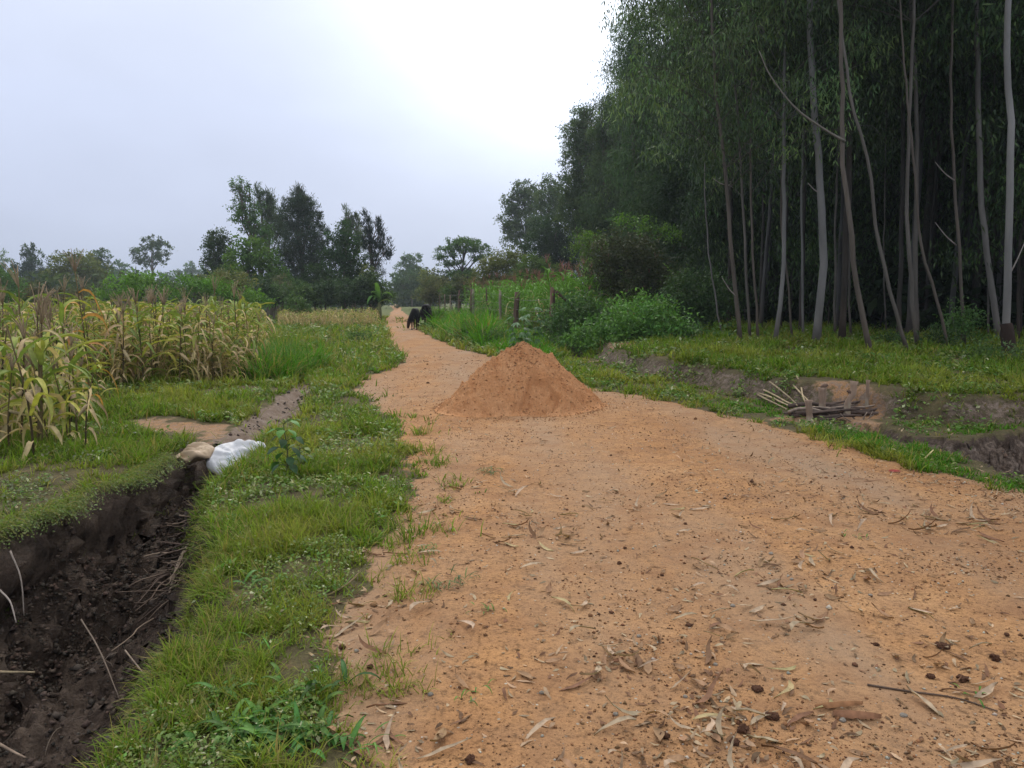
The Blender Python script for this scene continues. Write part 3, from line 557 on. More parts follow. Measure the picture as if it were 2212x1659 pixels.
def build_overhang():
    """grass and creepers hanging over the lips of the pit"""
    rng = np.random.RandomState(64); n = 60000; x = rng.uniform(-3.9, -1.2, n); y = rng.uniform(2.6, 7.7, n); zn = zones(x, y); p = zn[1]; left = x < np.interp(y, [0, 5, 8.5], [-2.4, -2.6, -2.9])
    k = (p < .05) & (p > -.17) & (fbm(x*2.4, y*2.4, 3, 170) > np.where(left, .36, .42)) & (rng.rand(n) < .75); x, y, p, left = x[k], y[k], p[k], left[k]; n = len(x); z = height(x, y)*0+.02*rng.rand(n)+.01
    dx = np.where(left, 1., -1.); x = x+np.where(left, .06*rng.rand(n), 0); d0 = np.stack([dx*rng.uniform(.1, 1.2, n), rng.randn(n)*.5, rng.uniform(-.1, 1.0, n)], 1); sd = unit(np.stack([.3*rng.randn(n), np.ones(n), .3*rng.randn(n)], 1))
    z = np.where(left, z, height(x, y)+.01)
    V, Fq = strips(np.stack([x, y, z], 1), d0, sd, (.07+.16*rng.rand(n)**2)*np.where(left, 1, .8), .004+.003*rng.rand(n), 1.0+2.2*rng.rand(n), 4, np.array((1, 1, .8, .5, .1)))
    c = hcol((.16, .22, .045), n, rng, .4, .2); q = rng.rand(n) < .35; c[q] = hcol((.30, .24, .12), n, rng, .3)[q]
    tag(obj('overhanging_grass', Geo().add(V, Fq, np.repeat(c, 10, 0)), M_GRASS), 'green and straw coloured grass hanging over the lips of the dark pit', 'grass', kind='stuff')
    k = np.nonzero(left)[0]; k = np.repeat(k, 2); m_ = len(k); p0 = np.stack([x[k], y[k], z[k]], 1)+G_((.10, 0, -.02))*rng.rand(m_, 1)*1.6+rng.randn(m_, 3)*.03; V, Fq = leaf_quads(p0, rng.randn(m_, 3)+G_((.4, 0, -.3)), rng.randn(m_, 3)+G_((0, 0, 1.)), .012+.016*rng.rand(m_), .008+.008*rng.rand(m_))
    tag(obj('creeping_weeds', Geo().add(V, Fq, np.repeat(hcol((.17, .21, .08), m_, rng, .35, .2), 4, 0)), M_LEAF), 'small leaved creepers trailing over the left lip of the pit', 'weeds', kind='stuff')
build_overhang()
# ---------------------------------------------------------------- trees and shrubs
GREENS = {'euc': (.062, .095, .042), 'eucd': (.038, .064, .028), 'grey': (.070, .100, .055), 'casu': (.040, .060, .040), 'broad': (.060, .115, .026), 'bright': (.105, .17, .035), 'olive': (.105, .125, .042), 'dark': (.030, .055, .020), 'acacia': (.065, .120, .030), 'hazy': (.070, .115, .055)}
def crown(lobes, rng, leafL, leafW, col, cover=3.2, droop=0., clump=.5, up=0., var=.3, per=26):
    """foliage through the volume of ellipsoidal lobes: (x,y,z,rx,ry,rz) -> leaf quads"""
    Vs = Geo()
    for (cx, cy_, cz, rx, ry, rz) in lobes:
        A = math.pi*rx*rz; ncl = max(4, int(cover*A/(.45*leafL*leafW)/per)); q = unit(rng.randn(ncl, 3)); r = rng.rand(ncl, 1)**(1/2.4)
        c0 = G_((cx, cy_, cz))+q*r*G_((rx, ry, rz))*(.85+.3*rng.rand(ncl, 1)); out = q*G_((1, 1, .7))
        n = ncl*per; cc = np.repeat(c0, per, 0); cr = clump*(.5+rng.rand(ncl)); p = cc+rng.randn(n, 3)*np.repeat(cr, per)[:, None]*G_((.55, .55, .42))
        d = np.repeat(out, per, 0)*.5+rng.randn(n, 3)*.8+G_((0, 0, up-droop)); nr = rng.randn(n, 3)+G_((0, 0, 1.))
        L_ = leafL*(.6+.8*rng.rand(n)); W_ = leafW*(.6+.8*rng.rand(n)); V, Fq = leaf_quads(p, d, nr, L_, W_)
        b = np.repeat(1+var*(rng.rand(ncl)*2-1), per)*(1+.25*(rng.rand(n)*2-1)); yel = np.repeat(rng.rand(ncl), per)
        c = np.clip(G_(col)[None]*b[:, None]*(1+G_((.35, .12, -.1))*(yel[:, None]-.4)), .004, 1)
        Vs.add(V, Fq, np.repeat(c, 4, 0))
    return Vs
def trunk_geo(base, lobes, rng, r0, col, fork=.45, limbs=True, n=9):
    g = Geo(); b = G_(base, float) if False else np.array(base, float)
    tops = [np.array(l[:3]) for l in lobes]; top = max(tops, key=lambda p: p[2]); H = top[2]-b[2]
    main = spline([b, b+(top-b)*.35+G_((rng.randn()*.02*H, 0, 0)), b+(top-b)*.7+G_((rng.randn()*.02*H, 0, 0)), top], 12)
    V, Fs = tube(main, np.linspace(r0, r0*.25, 12)*(1+.0*main[:, 0]), n, jit=.12, rng=rng); g.add(V, Fs, col)
    if limbs:
        for t in tops:
            k = min(10, max(1, int(12*np.clip((t[2]-b[2])/H*.62, .15, .85)))); s = main[k]; m = (s+t)/2+G_((0, 0, .08*H))*(rng.rand()-.2)
            pth = spline([s, m, t], 7); V, Fs = tube(pth, np.linspace(r0*.42, r0*.10, 7), 6); g.add(V, Fs, col)
            for _ in range(4):
                e = t+np.clip(rng.randn(3), -1.3, 1.3)*np.linalg.norm(t-s)*.17; a0 = pth[4]; V, Fs = tube(spline([a0, (a0+e)/2+G_((0, 0, .05*H)), e], 5), np.linspace(r0*.14, r0*.04, 5), 5); g.add(V, Fs, col)
    return g
def lobes_px(Y, ls, dy=1.0):      # lobes given as (px, py, rx, ry[, depth offset]) on the photograph's grid at distance Y
    o = []
    for l in ls:
        l = (l[0], l[1], l[2]*1.12, l[3]*1.12)+tuple(l[4:])
        Yl = Y+(l[4] if len(l) > 4 else 0); p = P(l[0], l[1], Yl); k = Yl/F; o.append((*p, l[2]*k, l[2]*k*dy, l[3]*k))
    return o
def spires(rng, Y, sps, col, sh, L_=.42, W_=.07, per=9, gap=.30):
    g = Geo()
    for (a, b, c, d, hw) in sps:      # foot px,py -> tip px,py and half width: a feathery upswept plume
        p0, p1 = P(a, b, Y)-sh, P(c, d, Y)-sh; ln = np.linalg.norm(p1-p0); m = max(8, int(ln/gap)*3); n = m*per; t_ = np.repeat(rng.rand(m)**1.1, per)[:, None]; wd = hw*Y/F*(1-t_*.92)
        az = np.repeat(rng.rand(m)*6.283, per)[:, None]; ou = np.concatenate([np.cos(az), np.sin(az), 0*az], 1); p = p0+(p1-p0)*t_+ou*wd*rng.rand(n, 1)+rng.randn(n, 3)*.10; dr = ou*.55+G_((0, 0, .9))+rng.randn(n, 3)*.28
        V, Fq = leaf_quads(p, dr, rng.randn(n, 3), L_*(.6+.8*rng.rand(n)), W_*(.7+.6*rng.rand(n))); b_ = np.repeat(.75+.5*rng.rand(m), per)[:, None]; g.add(V, Fq, np.repeat(G_(col)*b_, 4, 0))
    return g
def tree(name, label, Y, ls, seed, kind='broad', leaf=None, px0=None, r0=None, bark=(.16, .13, .10), cover=3.2, droop=0, up=0, clump=None, limbs=True, var=.3, cat='tree', group=None, ratio=.45, colour=None, base_z=None, spire=None):
    rng = np.random.RandomState(seed); lob = lobes_px(Y, ls); px0 = px0 if px0 is not None else ls[0][0]
    x0 = X(px0, Y); z0 = (hz(x0, Y) if base_z is None else base_z)-.1; e = empty(name, (x0, Y, z0)); sh = G_((x0, Y, z0))
    lob = [tuple(np.array(l[:3])-sh)+tuple(l[3:]) for l in lob]
    Hh = max(l[2]+l[5] for l in lob); leafL = leaf or max(.12, Y*.0030)
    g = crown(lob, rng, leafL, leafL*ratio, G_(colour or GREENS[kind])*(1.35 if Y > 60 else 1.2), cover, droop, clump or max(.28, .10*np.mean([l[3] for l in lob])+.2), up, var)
    if spire:
        sg = spires(rng, Y, spire, colour or GREENS[kind], sh); g.add(np.concatenate(sg.V), np.concatenate(sg.F[4])-0, np.concatenate(sg.T))
    obj('trunk', trunk_geo((0, 0, 0), lob, rng, r0 or Hh*.016+.04, bark, limbs=limbs), M_BARK, e); obj('crown', g, M_FAR if Y > 60 else M_LEAF, e)
    return tag(e, label, cat, group)
# --- the far left skyline
T_ = tree
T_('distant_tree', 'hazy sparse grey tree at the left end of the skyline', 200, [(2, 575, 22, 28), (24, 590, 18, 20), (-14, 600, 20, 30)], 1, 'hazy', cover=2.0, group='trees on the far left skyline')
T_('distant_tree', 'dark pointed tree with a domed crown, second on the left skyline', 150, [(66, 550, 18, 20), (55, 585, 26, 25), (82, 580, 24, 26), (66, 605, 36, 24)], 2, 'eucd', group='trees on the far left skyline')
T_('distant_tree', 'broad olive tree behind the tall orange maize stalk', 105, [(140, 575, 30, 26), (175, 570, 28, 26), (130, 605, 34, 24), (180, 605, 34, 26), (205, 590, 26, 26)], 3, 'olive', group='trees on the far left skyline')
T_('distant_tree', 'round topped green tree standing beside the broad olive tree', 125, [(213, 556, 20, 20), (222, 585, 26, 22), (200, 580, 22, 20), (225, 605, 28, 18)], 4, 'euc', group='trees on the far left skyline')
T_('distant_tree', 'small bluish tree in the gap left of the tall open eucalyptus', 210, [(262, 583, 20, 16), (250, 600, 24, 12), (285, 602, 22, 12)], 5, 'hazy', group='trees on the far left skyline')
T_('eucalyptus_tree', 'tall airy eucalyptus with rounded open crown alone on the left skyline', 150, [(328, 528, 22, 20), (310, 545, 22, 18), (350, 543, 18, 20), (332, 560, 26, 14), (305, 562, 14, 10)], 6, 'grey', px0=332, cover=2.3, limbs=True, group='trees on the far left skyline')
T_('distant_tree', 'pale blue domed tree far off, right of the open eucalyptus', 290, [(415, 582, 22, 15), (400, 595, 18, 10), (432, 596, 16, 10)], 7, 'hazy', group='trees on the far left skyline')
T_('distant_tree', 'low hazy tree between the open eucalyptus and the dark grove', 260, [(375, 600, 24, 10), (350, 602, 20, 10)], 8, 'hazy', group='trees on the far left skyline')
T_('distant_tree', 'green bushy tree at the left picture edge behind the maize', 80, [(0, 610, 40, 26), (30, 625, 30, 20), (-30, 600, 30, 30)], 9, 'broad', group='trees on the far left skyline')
# --- the grove left of the road
T_('leaning_eucalyptus', 'tall leaning light green eucalyptus topping the grove', 72, [(515, 405, 15, 20), (520, 432, 20, 16), (513, 458, 17, 18), (532, 470, 22, 18), (550, 448, 14, 16), (548, 490, 26, 20), (566, 505, 28, 22), (540, 412, 6, 12)], 20, 'euc', px0=590, droop=.5, cover=2.6, group='trees of the grove left of the road', colour=(.075, .13, .05))
T_('casuarina', 'feathery grey casuarina just right of the leaning eucalyptus', 76, [(562, 425, 7, 22), (572, 450, 12, 26), (585, 440, 7, 24), (596, 470, 14, 26), (604, 500, 18, 30), (580, 500, 20, 30)], 21, 'grey', px0=600, up=1.2, cover=2.0, ratio=.22, clump=.3, spire=[(575, 500, 551, 398, 8), (590, 500, 568, 420, 7), (600, 510, 588, 428, 8), (612, 520, 604, 455, 7), (585, 480, 576, 410, 5)], group='trees of the grove left of the road')
T_('casuarina', 'big dark dense casuarina at the centre of the grove', 70, [(640, 440, 26, 24), (662, 450, 24, 26), (648, 425, 7, 18), (630, 480, 32, 32), (668, 490, 30, 34), (650, 530, 46, 40), (625, 560, 36, 40), (685, 560, 30, 40), (650, 600, 42, 30), (645, 412, 3, 14)], 22, 'casu', px0=645, up=.8, cover=3.2, ratio=.25, spire=[(655, 450, 643, 408, 7), (648, 440, 652, 418, 6), (630, 450, 624, 428, 8), (672, 470, 668, 432, 8), (690, 500, 690, 462, 7), (618, 480, 610, 445, 7), (700, 560, 708, 500, 7)], group='trees of the grove left of the road')
T_('dark_tree', 'rounded dark tree at the left end of the grove', 74, [(468, 515, 20, 22), (458, 545, 24, 26), (482, 540, 24, 28), (455, 575, 20, 20), (478, 580, 28, 24)], 23, 'eucd', px0=470, group='trees of the grove left of the road')
T_('broadleaf_tree', 'broad bright leaved tree standing in front of the grove', 64, [(540, 532, 32, 20), (520, 560, 34, 26), (565, 560, 36, 28), (548, 595, 54, 30), (500, 600, 34, 24), (595, 600, 34, 26)], 24, 'broad', px0=545, cover=3.6, leaf=.30, ratio=.5, group='trees of the grove left of the road')
T_('conical_tree', 'conical dark green tree with drooping tiers in the grove', 68, [(742, 490, 12, 16), (735, 512, 24, 16), (752, 520, 24, 18), (738, 545, 36, 20), (760, 560, 32, 22), (715, 560, 26, 18), (742, 595, 46, 26), (720, 620, 30, 20)], 25, 'dark', px0=742, cover=3.3, colour=(.034, .07, .024), group='trees of the grove left of the road')
T_('casuarina', 'slender spired casuarina rising behind the conical tree', 78, [(748, 470, 4, 22), (752, 492, 8, 22), (760, 478, 3, 16), (772, 482, 4, 20), (775, 505, 8, 20), (780, 530, 16, 24)], 26, 'grey', px0=765, up=1.4, cover=2.0, ratio=.2, clump=.25, spire=[(758, 515, 743, 448, 7), (764, 510, 757, 460, 6), (775, 520, 770, 462, 6), (785, 540, 788, 500, 7)], group='trees of the grove left of the road')
T_('casuarina', 'spiky casuarina with upswept tips at the right end of the grove', 70, [(796, 480, 3, 20), (800, 500, 8, 20), (818, 488, 3, 18), (822, 508, 7, 18), (804, 530, 18, 18), (828, 532, 10, 14), (838, 548, 8, 8), (808, 560, 20, 20), (790, 520, 7, 14), (815, 582, 16, 18)], 27, 'casu', px0=808, up=1.3, cover=1.5, ratio=.2, clump=.25, spire=[(806, 530, 788, 458, 8), (800, 510, 780, 484, 5), (825, 540, 815, 472, 8), (830, 525, 824, 490, 5), (838, 555, 842, 515, 6), (842, 562, 848, 540, 5), (812, 560, 800, 500, 8), (795, 545, 780, 515, 6)], colour=(.035, .052, .048), group='trees of the grove left of the road')
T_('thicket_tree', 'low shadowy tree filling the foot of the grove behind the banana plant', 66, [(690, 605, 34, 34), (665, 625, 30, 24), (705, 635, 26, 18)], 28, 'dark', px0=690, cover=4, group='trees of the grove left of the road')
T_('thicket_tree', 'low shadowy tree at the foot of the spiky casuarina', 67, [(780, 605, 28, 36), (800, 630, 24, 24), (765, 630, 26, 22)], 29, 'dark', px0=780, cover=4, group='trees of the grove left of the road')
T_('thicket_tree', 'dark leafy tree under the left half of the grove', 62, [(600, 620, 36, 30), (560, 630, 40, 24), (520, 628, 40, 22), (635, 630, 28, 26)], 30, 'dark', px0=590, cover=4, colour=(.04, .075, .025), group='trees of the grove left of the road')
T_('shrub_tree', 'straggly pale leaved small tree beside the road left of the cows', 60, [(800, 590, 16, 18), (790, 615, 14, 20), (806, 630, 16, 18)], 31, 'olive', px0=806, cover=1.7, bark=(.30, .26, .2), group='trees of the grove left of the road')
# --- down the road and to the right of it
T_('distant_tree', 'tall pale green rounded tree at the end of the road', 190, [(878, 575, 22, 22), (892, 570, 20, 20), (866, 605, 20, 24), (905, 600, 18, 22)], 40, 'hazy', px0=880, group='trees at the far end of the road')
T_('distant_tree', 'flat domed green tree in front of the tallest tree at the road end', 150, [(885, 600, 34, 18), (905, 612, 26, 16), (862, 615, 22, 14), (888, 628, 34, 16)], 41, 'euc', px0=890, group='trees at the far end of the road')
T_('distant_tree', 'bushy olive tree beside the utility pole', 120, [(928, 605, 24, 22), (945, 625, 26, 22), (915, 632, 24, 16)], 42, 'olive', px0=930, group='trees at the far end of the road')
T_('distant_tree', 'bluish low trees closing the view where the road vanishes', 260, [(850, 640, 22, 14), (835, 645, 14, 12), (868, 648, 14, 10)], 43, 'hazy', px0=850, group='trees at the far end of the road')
T_('flat_topped_acacia', 'flat topped umbrella tree with dark spreading limbs', 105, [(1000, 528, 36, 6), (965, 540, 24, 5), (1035, 536, 22, 6), (985, 522, 20, 4), (1012, 520, 24, 4), (1048, 552, 14, 5), (944, 556, 13, 4), (960, 571, 20, 5), (975, 553, 20, 4), (1030, 560, 15, 4), (1002, 542, 30, 4), (988, 592, 18, 6), (1016, 590, 20, 7), (995, 566, 14, 4)], 44, 'acacia', px0=985, r0=.24, bark=(.05, .04, .035), cover=5.5, clump=.34, var=.2)
T_('dark_tree', 'dense dark tree under the flat topped acacia', 112, [(960, 605, 22, 20), (985, 615, 26, 22), (1005, 600, 20, 24), (1020, 620, 24, 20)], 45, 'dark', px0=985, cover=4, colour=(.03, .05, .022))
T_('bushy_tree', 'light olive bushy tree right of the flat topped acacia', 72, [(1065, 570, 28, 24), (1100, 562, 28, 26), (1050, 600, 30, 24), (1090, 600, 36, 26), (1125, 585, 26, 30)], 46, 'olive', px0=1085, cover=3.4, group='bushy trees before the wood')
T_('bushy_tree', 'light green bushy tree above the pink tasselled maize', 64, [(1150, 575, 30, 28), (1180, 590, 32, 26), (1130, 605, 36, 22), (1205, 610, 30, 22)], 47, 'bright', px0=1160, cover=3.4, colour=(.075, .115, .034), group='bushy trees before the wood')
T_('bushy_tree', 'low olive bush tree left of the fence posts', 80, [(1025, 620, 24, 18), (1050, 628, 24, 14)], 48, 'olive', px0=1030, group='bushy trees before the wood')
# --- edge of the eucalyptus wood, farthest first (these carry their foliage low)
E_ = 'tall trees along the edge of the wood'
T_('wood_edge_tree', 'pale domed eucalyptus, farthest left of the wood edge', 118, [(1130, 412, 24, 22), (1110, 440, 24, 26), (1150, 430, 26, 28), (1100, 475, 24, 24), (1140, 475, 34, 30), (1120, 510, 34, 26)], 50, 'euc', px0=1135, cover=3.6, droop=.6, group=E_)
T_('wood_edge_tree', 'darker eucalyptus behind the farthest pale one', 112, [(1192, 400, 20, 20), (1180, 435, 28, 28), (1205, 440, 26, 34), (1175, 490, 34, 34)], 51, 'euc', cover=3.8, px0=1190, droop=.6, group=E_)
T_('wood_edge_tree', 'deep green rounded tree under the pale domed eucalyptus', 90, [(1200, 500, 44, 36), (1170, 535, 46, 34), (1225, 540, 40, 40), (1190, 575, 50, 30)], 52, 'dark', px0=1200, cover=4, group=E_)
T_('wood_edge_tree', 'tall grey green eucalyptus with airy lobed top', 76, [(1258, 250, 24, 24), (1240, 290, 26, 30), (1275, 300, 32, 34), (1245, 345, 30, 34), (1285, 365, 36, 40), (1238, 400, 34, 36), (1270, 430, 44, 40), (1235, 455, 34, 34), (1290, 480, 46, 44)], 53, 'euc', px0=1275, droop=.7, cover=3.8, group=E_)
T_('wood_edge_tree', 'tall bright green eucalyptus in front of the airy lobed one', 66, [(1318, 235, 24, 30), (1300, 290, 26, 34), (1335, 300, 36, 44), (1310, 370, 40, 44), (1350, 400, 44, 50), (1300, 450, 44, 44), (1345, 490, 50, 48), (1300, 530, 46, 40)], 54, 'euc', px0=1325, droop=.7, cover=3.4, group=E_)
T_('wood_edge_tree', 'high dense eucalyptus whose crown meets the bright sky', 52, [(1370, 90, 44, 60), (1400, 170, 52, 60), (1370, 240, 50, 56), (1420, 290, 60, 66), (1380, 360, 56, 60), (1430, 420, 60, 60), (1380, 470, 56, 50), (1420, 530, 60, 50)], 55, 'eucd', px0=1395, droop=1.0, cover=2.5, leaf=.30, ratio=.17, clump=.40, group=E_, colour=(.062, .115, .042))
T_('wood_edge_tree', 'dark leafy tree filling the wood edge behind the grey shrub', 44, [(1470, 330, 60, 80), (1440, 430, 60, 70), (1500, 440, 60, 80), (1450, 540, 66, 60), (1520, 560, 60, 60)], 56, 'dark', px0=1470, cover=3.8, leaf=.2, ratio=.25, droop=.8, colour=(.045, .08, .03), group=E_)
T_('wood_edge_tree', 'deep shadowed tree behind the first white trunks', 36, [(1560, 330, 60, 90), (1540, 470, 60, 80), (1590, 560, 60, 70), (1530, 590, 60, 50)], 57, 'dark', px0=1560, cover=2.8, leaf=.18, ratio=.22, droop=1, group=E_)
# --- shrubs
def shrub(label, Y, ls, seed, kind='broad', leaf=.09, **k):
    k.setdefault('group', 'shrubs and bushes'); k.setdefault('cover', 3.2)
    return tree('shrub', label, Y, ls, seed, kind, leaf=leaf, r0=.035, cat='shrub', bark=(.12, .10, .07), **k)
shrub('grey olive shrub with arching twigs in front of the dark wood edge', 31, [(1330, 545, 50, 40), (1385, 560, 46, 44), (1310, 590, 44, 36), (1360, 610, 60, 36), (1420, 600, 40, 40)], 60, 'olive', .12, colour=(.062, .070, .034), cover=2.8)
shrub('fresh yellow green young tree above the grey olive shrub', 36, [(1265, 510, 16, 22), (1290, 530, 26, 18), (1250, 540, 14, 16), (1275, 565, 24, 26)], 61, 'bright', .12, cover=2.0, colour=(.11, .19, .03))
shrub('bright leafy sprays hanging out of the wood above the grey shrub', 34, [(1370, 480, 26, 12), (1400, 492, 34, 12), (1440, 505, 24, 14), (1345, 470, 14, 10)], 62, 'bright', .14, cover=1.6, colour=(.10, .19, .03), px0=1400)
shrub('large dark glossy bush beside the fence corner', 25.5, [(1250, 665, 44, 26), (1220, 690, 34, 30), (1290, 690, 46, 30), (1260, 715, 60, 26)], 63, 'dark', .12, cover=3.6, colour=(.062, .125, .035))
shrub('wide mass of green lantana bush at the foot of the wood', 22.5, [(1350, 690, 60, 34), (1400, 675, 54, 34), (1310, 720, 50, 24), (1370, 725, 70, 24), (1440, 705, 44, 34)], 64, 'broad', .12, cover=3.2, colour=(.085, .19, .04))
shrub('bright leafy bush between the tall grass and the lantana mass', 23.5, [(1225, 742, 26, 10), (1250, 738, 36, 16), (1290, 745, 34, 12), (1262, 715, 20, 16)], 164, 'broad', .12, cover=3.0, colour=(.085, .18, .04))
shrub('dark green arching bush at the right end of the lantana mass', 22.8, [(1470, 720, 40, 24), (1510, 735, 36, 16), (1440, 735, 36, 14), (1540, 725, 24, 18)], 165, 'broad', .12, cover=3.0, colour=(.055, .12, .035))
shrub('shadowed undergrowth bush left of the first white trunks', 27, [(1480, 640, 50, 50), (1520, 680, 50, 40), (1470, 700, 50, 30), (1540, 640, 40, 50)], 65, 'dark', .12, cover=3.2, colour=(.045, .085, .028))
shrub('dark creeper covered bush swallowing the fence corner post', 28.6, [(1205, 690, 22, 18), (1235, 700, 26, 20), (1190, 715, 18, 12)], 66, 'dark', .09, cover=3)
shrub('light green bush on the verge near the grazing cows', 47, [(940, 672, 14, 12), (955, 680, 14, 10), (930, 682, 10, 9)], 67, 'bright', .13, cover=3.4, colour=(.10, .19, .03))
shrub('low green bush between tall grass and sand pile', 26.5, [(1180, 740, 26, 16), (1210, 750, 24, 14), (1150, 745, 18, 12)], 68, 'broad', .08, cover=3)
shrub('round dark bush in the maize field before the grove', 50, [(638, 652, 18, 16), (655, 662, 16, 12)], 69, 'broad', .16, cover=3.4)
shrub('olive shrub on the field edge left of the round dark bush', 46, [(490, 600, 30, 18), (520, 612, 26, 16), (470, 620, 28, 16)], 70, 'olive', .15, cover=2.8)
shrub('flat layered green hedge bush behind the middle of the maize', 42, [(270, 612, 34, 14), (320, 606, 36, 14), (300, 635, 50, 14), (240, 635, 34, 12)], 71, 'broad', .16, cover=3.4, colour=(.10, .20, .03))
shrub('flat layered green hedge bush behind the right part of the maize', 44, [(420, 610, 40, 14), (460, 620, 44, 16), (380, 632, 36, 12), (520, 640, 36, 12), (560, 645, 26, 12)], 72, 'broad', .16, cover=3.4, colour=(.10, .20, .03))
shrub('bright green bush at the left edge of the maize field', 40, [(0, 640, 40, 14), (50, 645, 34, 12), (-50, 630, 40, 18)], 73, 'broad', .15, cover=3.2)
shrub('dull brownish bush behind the left maize stalks', 38, [(120, 640, 40, 14), (175, 640, 34, 14), (85, 630, 26, 16)], 74, 'olive', .14, cover=2.6, colour=(.09, .085, .05))
shrub('low leafy bush on the left verge halfway to the cows', 28, [(770, 722, 16, 8), (790, 732, 22, 7), (755, 736, 16, 6)], 75, 'broad', .07, cover=2.6, group='low bushes on the left verge')
shrub('small dark low bush at the road edge left of the pile', 12.3, [(820, 878, 20, 8), (842, 882, 14, 6), (795, 888, 14, 6)], 76, 'dark', .035, cover=1.8, group='low bushes on the left verge', colour=(.05, .09, .03))
shrub('small low bush on the verge nearer than the dark one', 14.5, [(715, 855, 16, 10), (735, 848, 14, 8)], 77, 'broad', .045, cover=1.6, group='low bushes on the left verge')
for i, (px, py, Y, lab) in enumerate([(1010, 705, 30, 'leftmost'), (1062, 722, 27, 'middle'), (1120, 738, 24.5, 'rightmost')]):
    shrub(f'{lab} of the three low dark herbs between road and tall grass', Y, [(px, py, 20, 9), (px+16, py+4, 16, 7)], 80+i, 'broad', .07, cover=2.6, group='low herbs before the tall grass')
# yellow green saplings and undergrowth plants before the trunks
for i, (px, py, Y, s, lab, c) in enumerate([(1740, 765, 19, 14, 'slim yellow green sapling in front of the thickest white trunk', (.17, .27, .04)), (1735, 795, 16.5, 12, 'small yellow green seedling below the slim sapling', (.16, .26, .04)),
        (1645, 770, 19, 12, 'small green seedling before the grouped white trunks', (.10, .17, .03)), (2080, 690, 20, 30, 'leafy green shrub between the right hand trunks', (.07, .14, .035)), (2030, 725, 19, 24, 'low dark fern like bush left of the leafy green shrub', (.04, .075, .025)),
        (1930, 735, 21, 18, 'dark little bush between the two leaning trunks', (.035, .075, .025)), (2130, 770, 15.5, 34, 'rank green weeds near the right picture edge', (.06, .11, .03)), (2210, 780, 14.5, 36, 'tall weeds at the right picture edge', (.05, .09, .03)),
        (1500, 720, 24, 22, 'broad leaved bush at the foot of the undergrowth', (.06, .12, .035)), (2010, 790, 16, 20, 'pale green herb patch at the foot of the leaning trunk', (.08, .13, .04)), (1590, 775, 18.5, 14, 'low green tuft left of the seedlings', (.08, .14, .03))]):
    shrub(lab, Y, [(px, py, s, s*1.1), (px+s*.7, py+s*.6, s*.8, s*.6), (px-s*.7, py+s*.5, s*.8, s*.7)], 90+i, 'broad', .085, cover=1.9, colour=c, group='young plants at the wood edge')
# ---------------------------------------------------------------- eucalyptus: tall pale trunks with hanging leaves
def hang_leaves(pts, rng, per, spread, L_, W_, col, var=.3):
    n = len(pts)*per; p = np.repeat(pts, per, 0)+rng.randn(n, 3)*spread*G_((1, 1, .9)); d = rng.randn(n, 3)*.42+G_((0, 0, -1.0)); nr = rng.randn(n, 3)
    V, Fq = leaf_quads(p, d, nr, L_*(.6+.7*rng.rand(n)), W_*(.6+.7*rng.rand(n)), .05)
    b = np.repeat(1+.5*(rng.rand(len(pts))*2-1), per)*(1+.2*(rng.rand(n)*2-1)); yel = np.repeat(rng.rand(len(pts)), per)[:, None]
    return V, Fq, np.repeat(np.clip(G_(col)*b[:, None]*(1+G_((.5, .15, -.1))*(yel-.45)), .004, 1), 4, 0)
def euc_parts(rng, path, r0, z_lo, nbr, per, blen=(1.2, 3.2), col=(.040, .066, .027), L_=.19, W_=.034, spread=.26, bark=(.30, .27, .24)):
    """path in local space, branches with drooping leaf sprays between z_lo and the top"""
    tg = Geo(); k = 30; path = np.asarray(path, float); H = path[-1, 2]; zz = np.linspace(path[0, 2], H, k); pth = np.stack([np.interp(zz, path[:, 2], path[:, 0]), np.interp(zz, path[:, 2], path[:, 1]), zz], 1); q3 = pth.copy(); q3[1:-1] = (pth[:-2]+2*pth[1:-1]+pth[2:])/4; pth = q3; pth[1:-1, :2] += .012*rng.randn(k-2, 2); rad = r0*(1-.78*(pth[:, 2]/H)**1.1); rad[0] *= 1.25
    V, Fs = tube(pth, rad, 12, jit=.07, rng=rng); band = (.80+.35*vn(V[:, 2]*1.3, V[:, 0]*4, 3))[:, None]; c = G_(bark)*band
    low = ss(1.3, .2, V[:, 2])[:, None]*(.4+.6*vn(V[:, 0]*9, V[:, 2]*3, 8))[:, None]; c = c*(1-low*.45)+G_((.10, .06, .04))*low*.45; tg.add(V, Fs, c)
    lg = Geo(); zs = np.sort(z_lo+(H-z_lo)*rng.rand(nbr)**.9)
    for z in zs:
        i = min(k-2, int(np.searchsorted(pth[:, 2], z))); s = pth[i]; f = (z-z_lo)/(H-z_lo+.01); az = rng.rand()*6.28; bl = rng.uniform(*blen)*(1-.45*f)
        e = s+G_((math.cos(az)*bl, math.sin(az)*bl, bl*rng.uniform(.15, .8))); m = (s+e)/2+G_((0, 0, .12*bl)); tip = e+G_((math.cos(az)*.3, math.sin(az)*.3, -.35*rng.rand()))
        bp = spline([s, m, e, tip], 8); V, Fs = tube(bp, np.linspace(max(.012, r0*.16), .005, 8), 5, cap=False); tg.add(V, Fs, G_(bark)*.75)
        nn = max(5, int(bl*5)); tt = rng.uniform(.3, 1, nn); pp = G_([bp[min(7, int(q*7.99))] for q in tt])+rng.randn(nn, 3)*.35*G_((1, 1, .6))-G_((0, 0, .15))
        lg.add(*hang_leaves(pp, rng, per, spread, L_, W_, G_(col)*rng.choice([.55, .8, 1.1, 1.7])))
    return tg, lg
BARKS = [(.185, .18, .168), (.12, .108, .092), (.17, .158, .142), (.11, .092, .074)]
WOODG = 'eucalyptus trunks at the front of the wood'
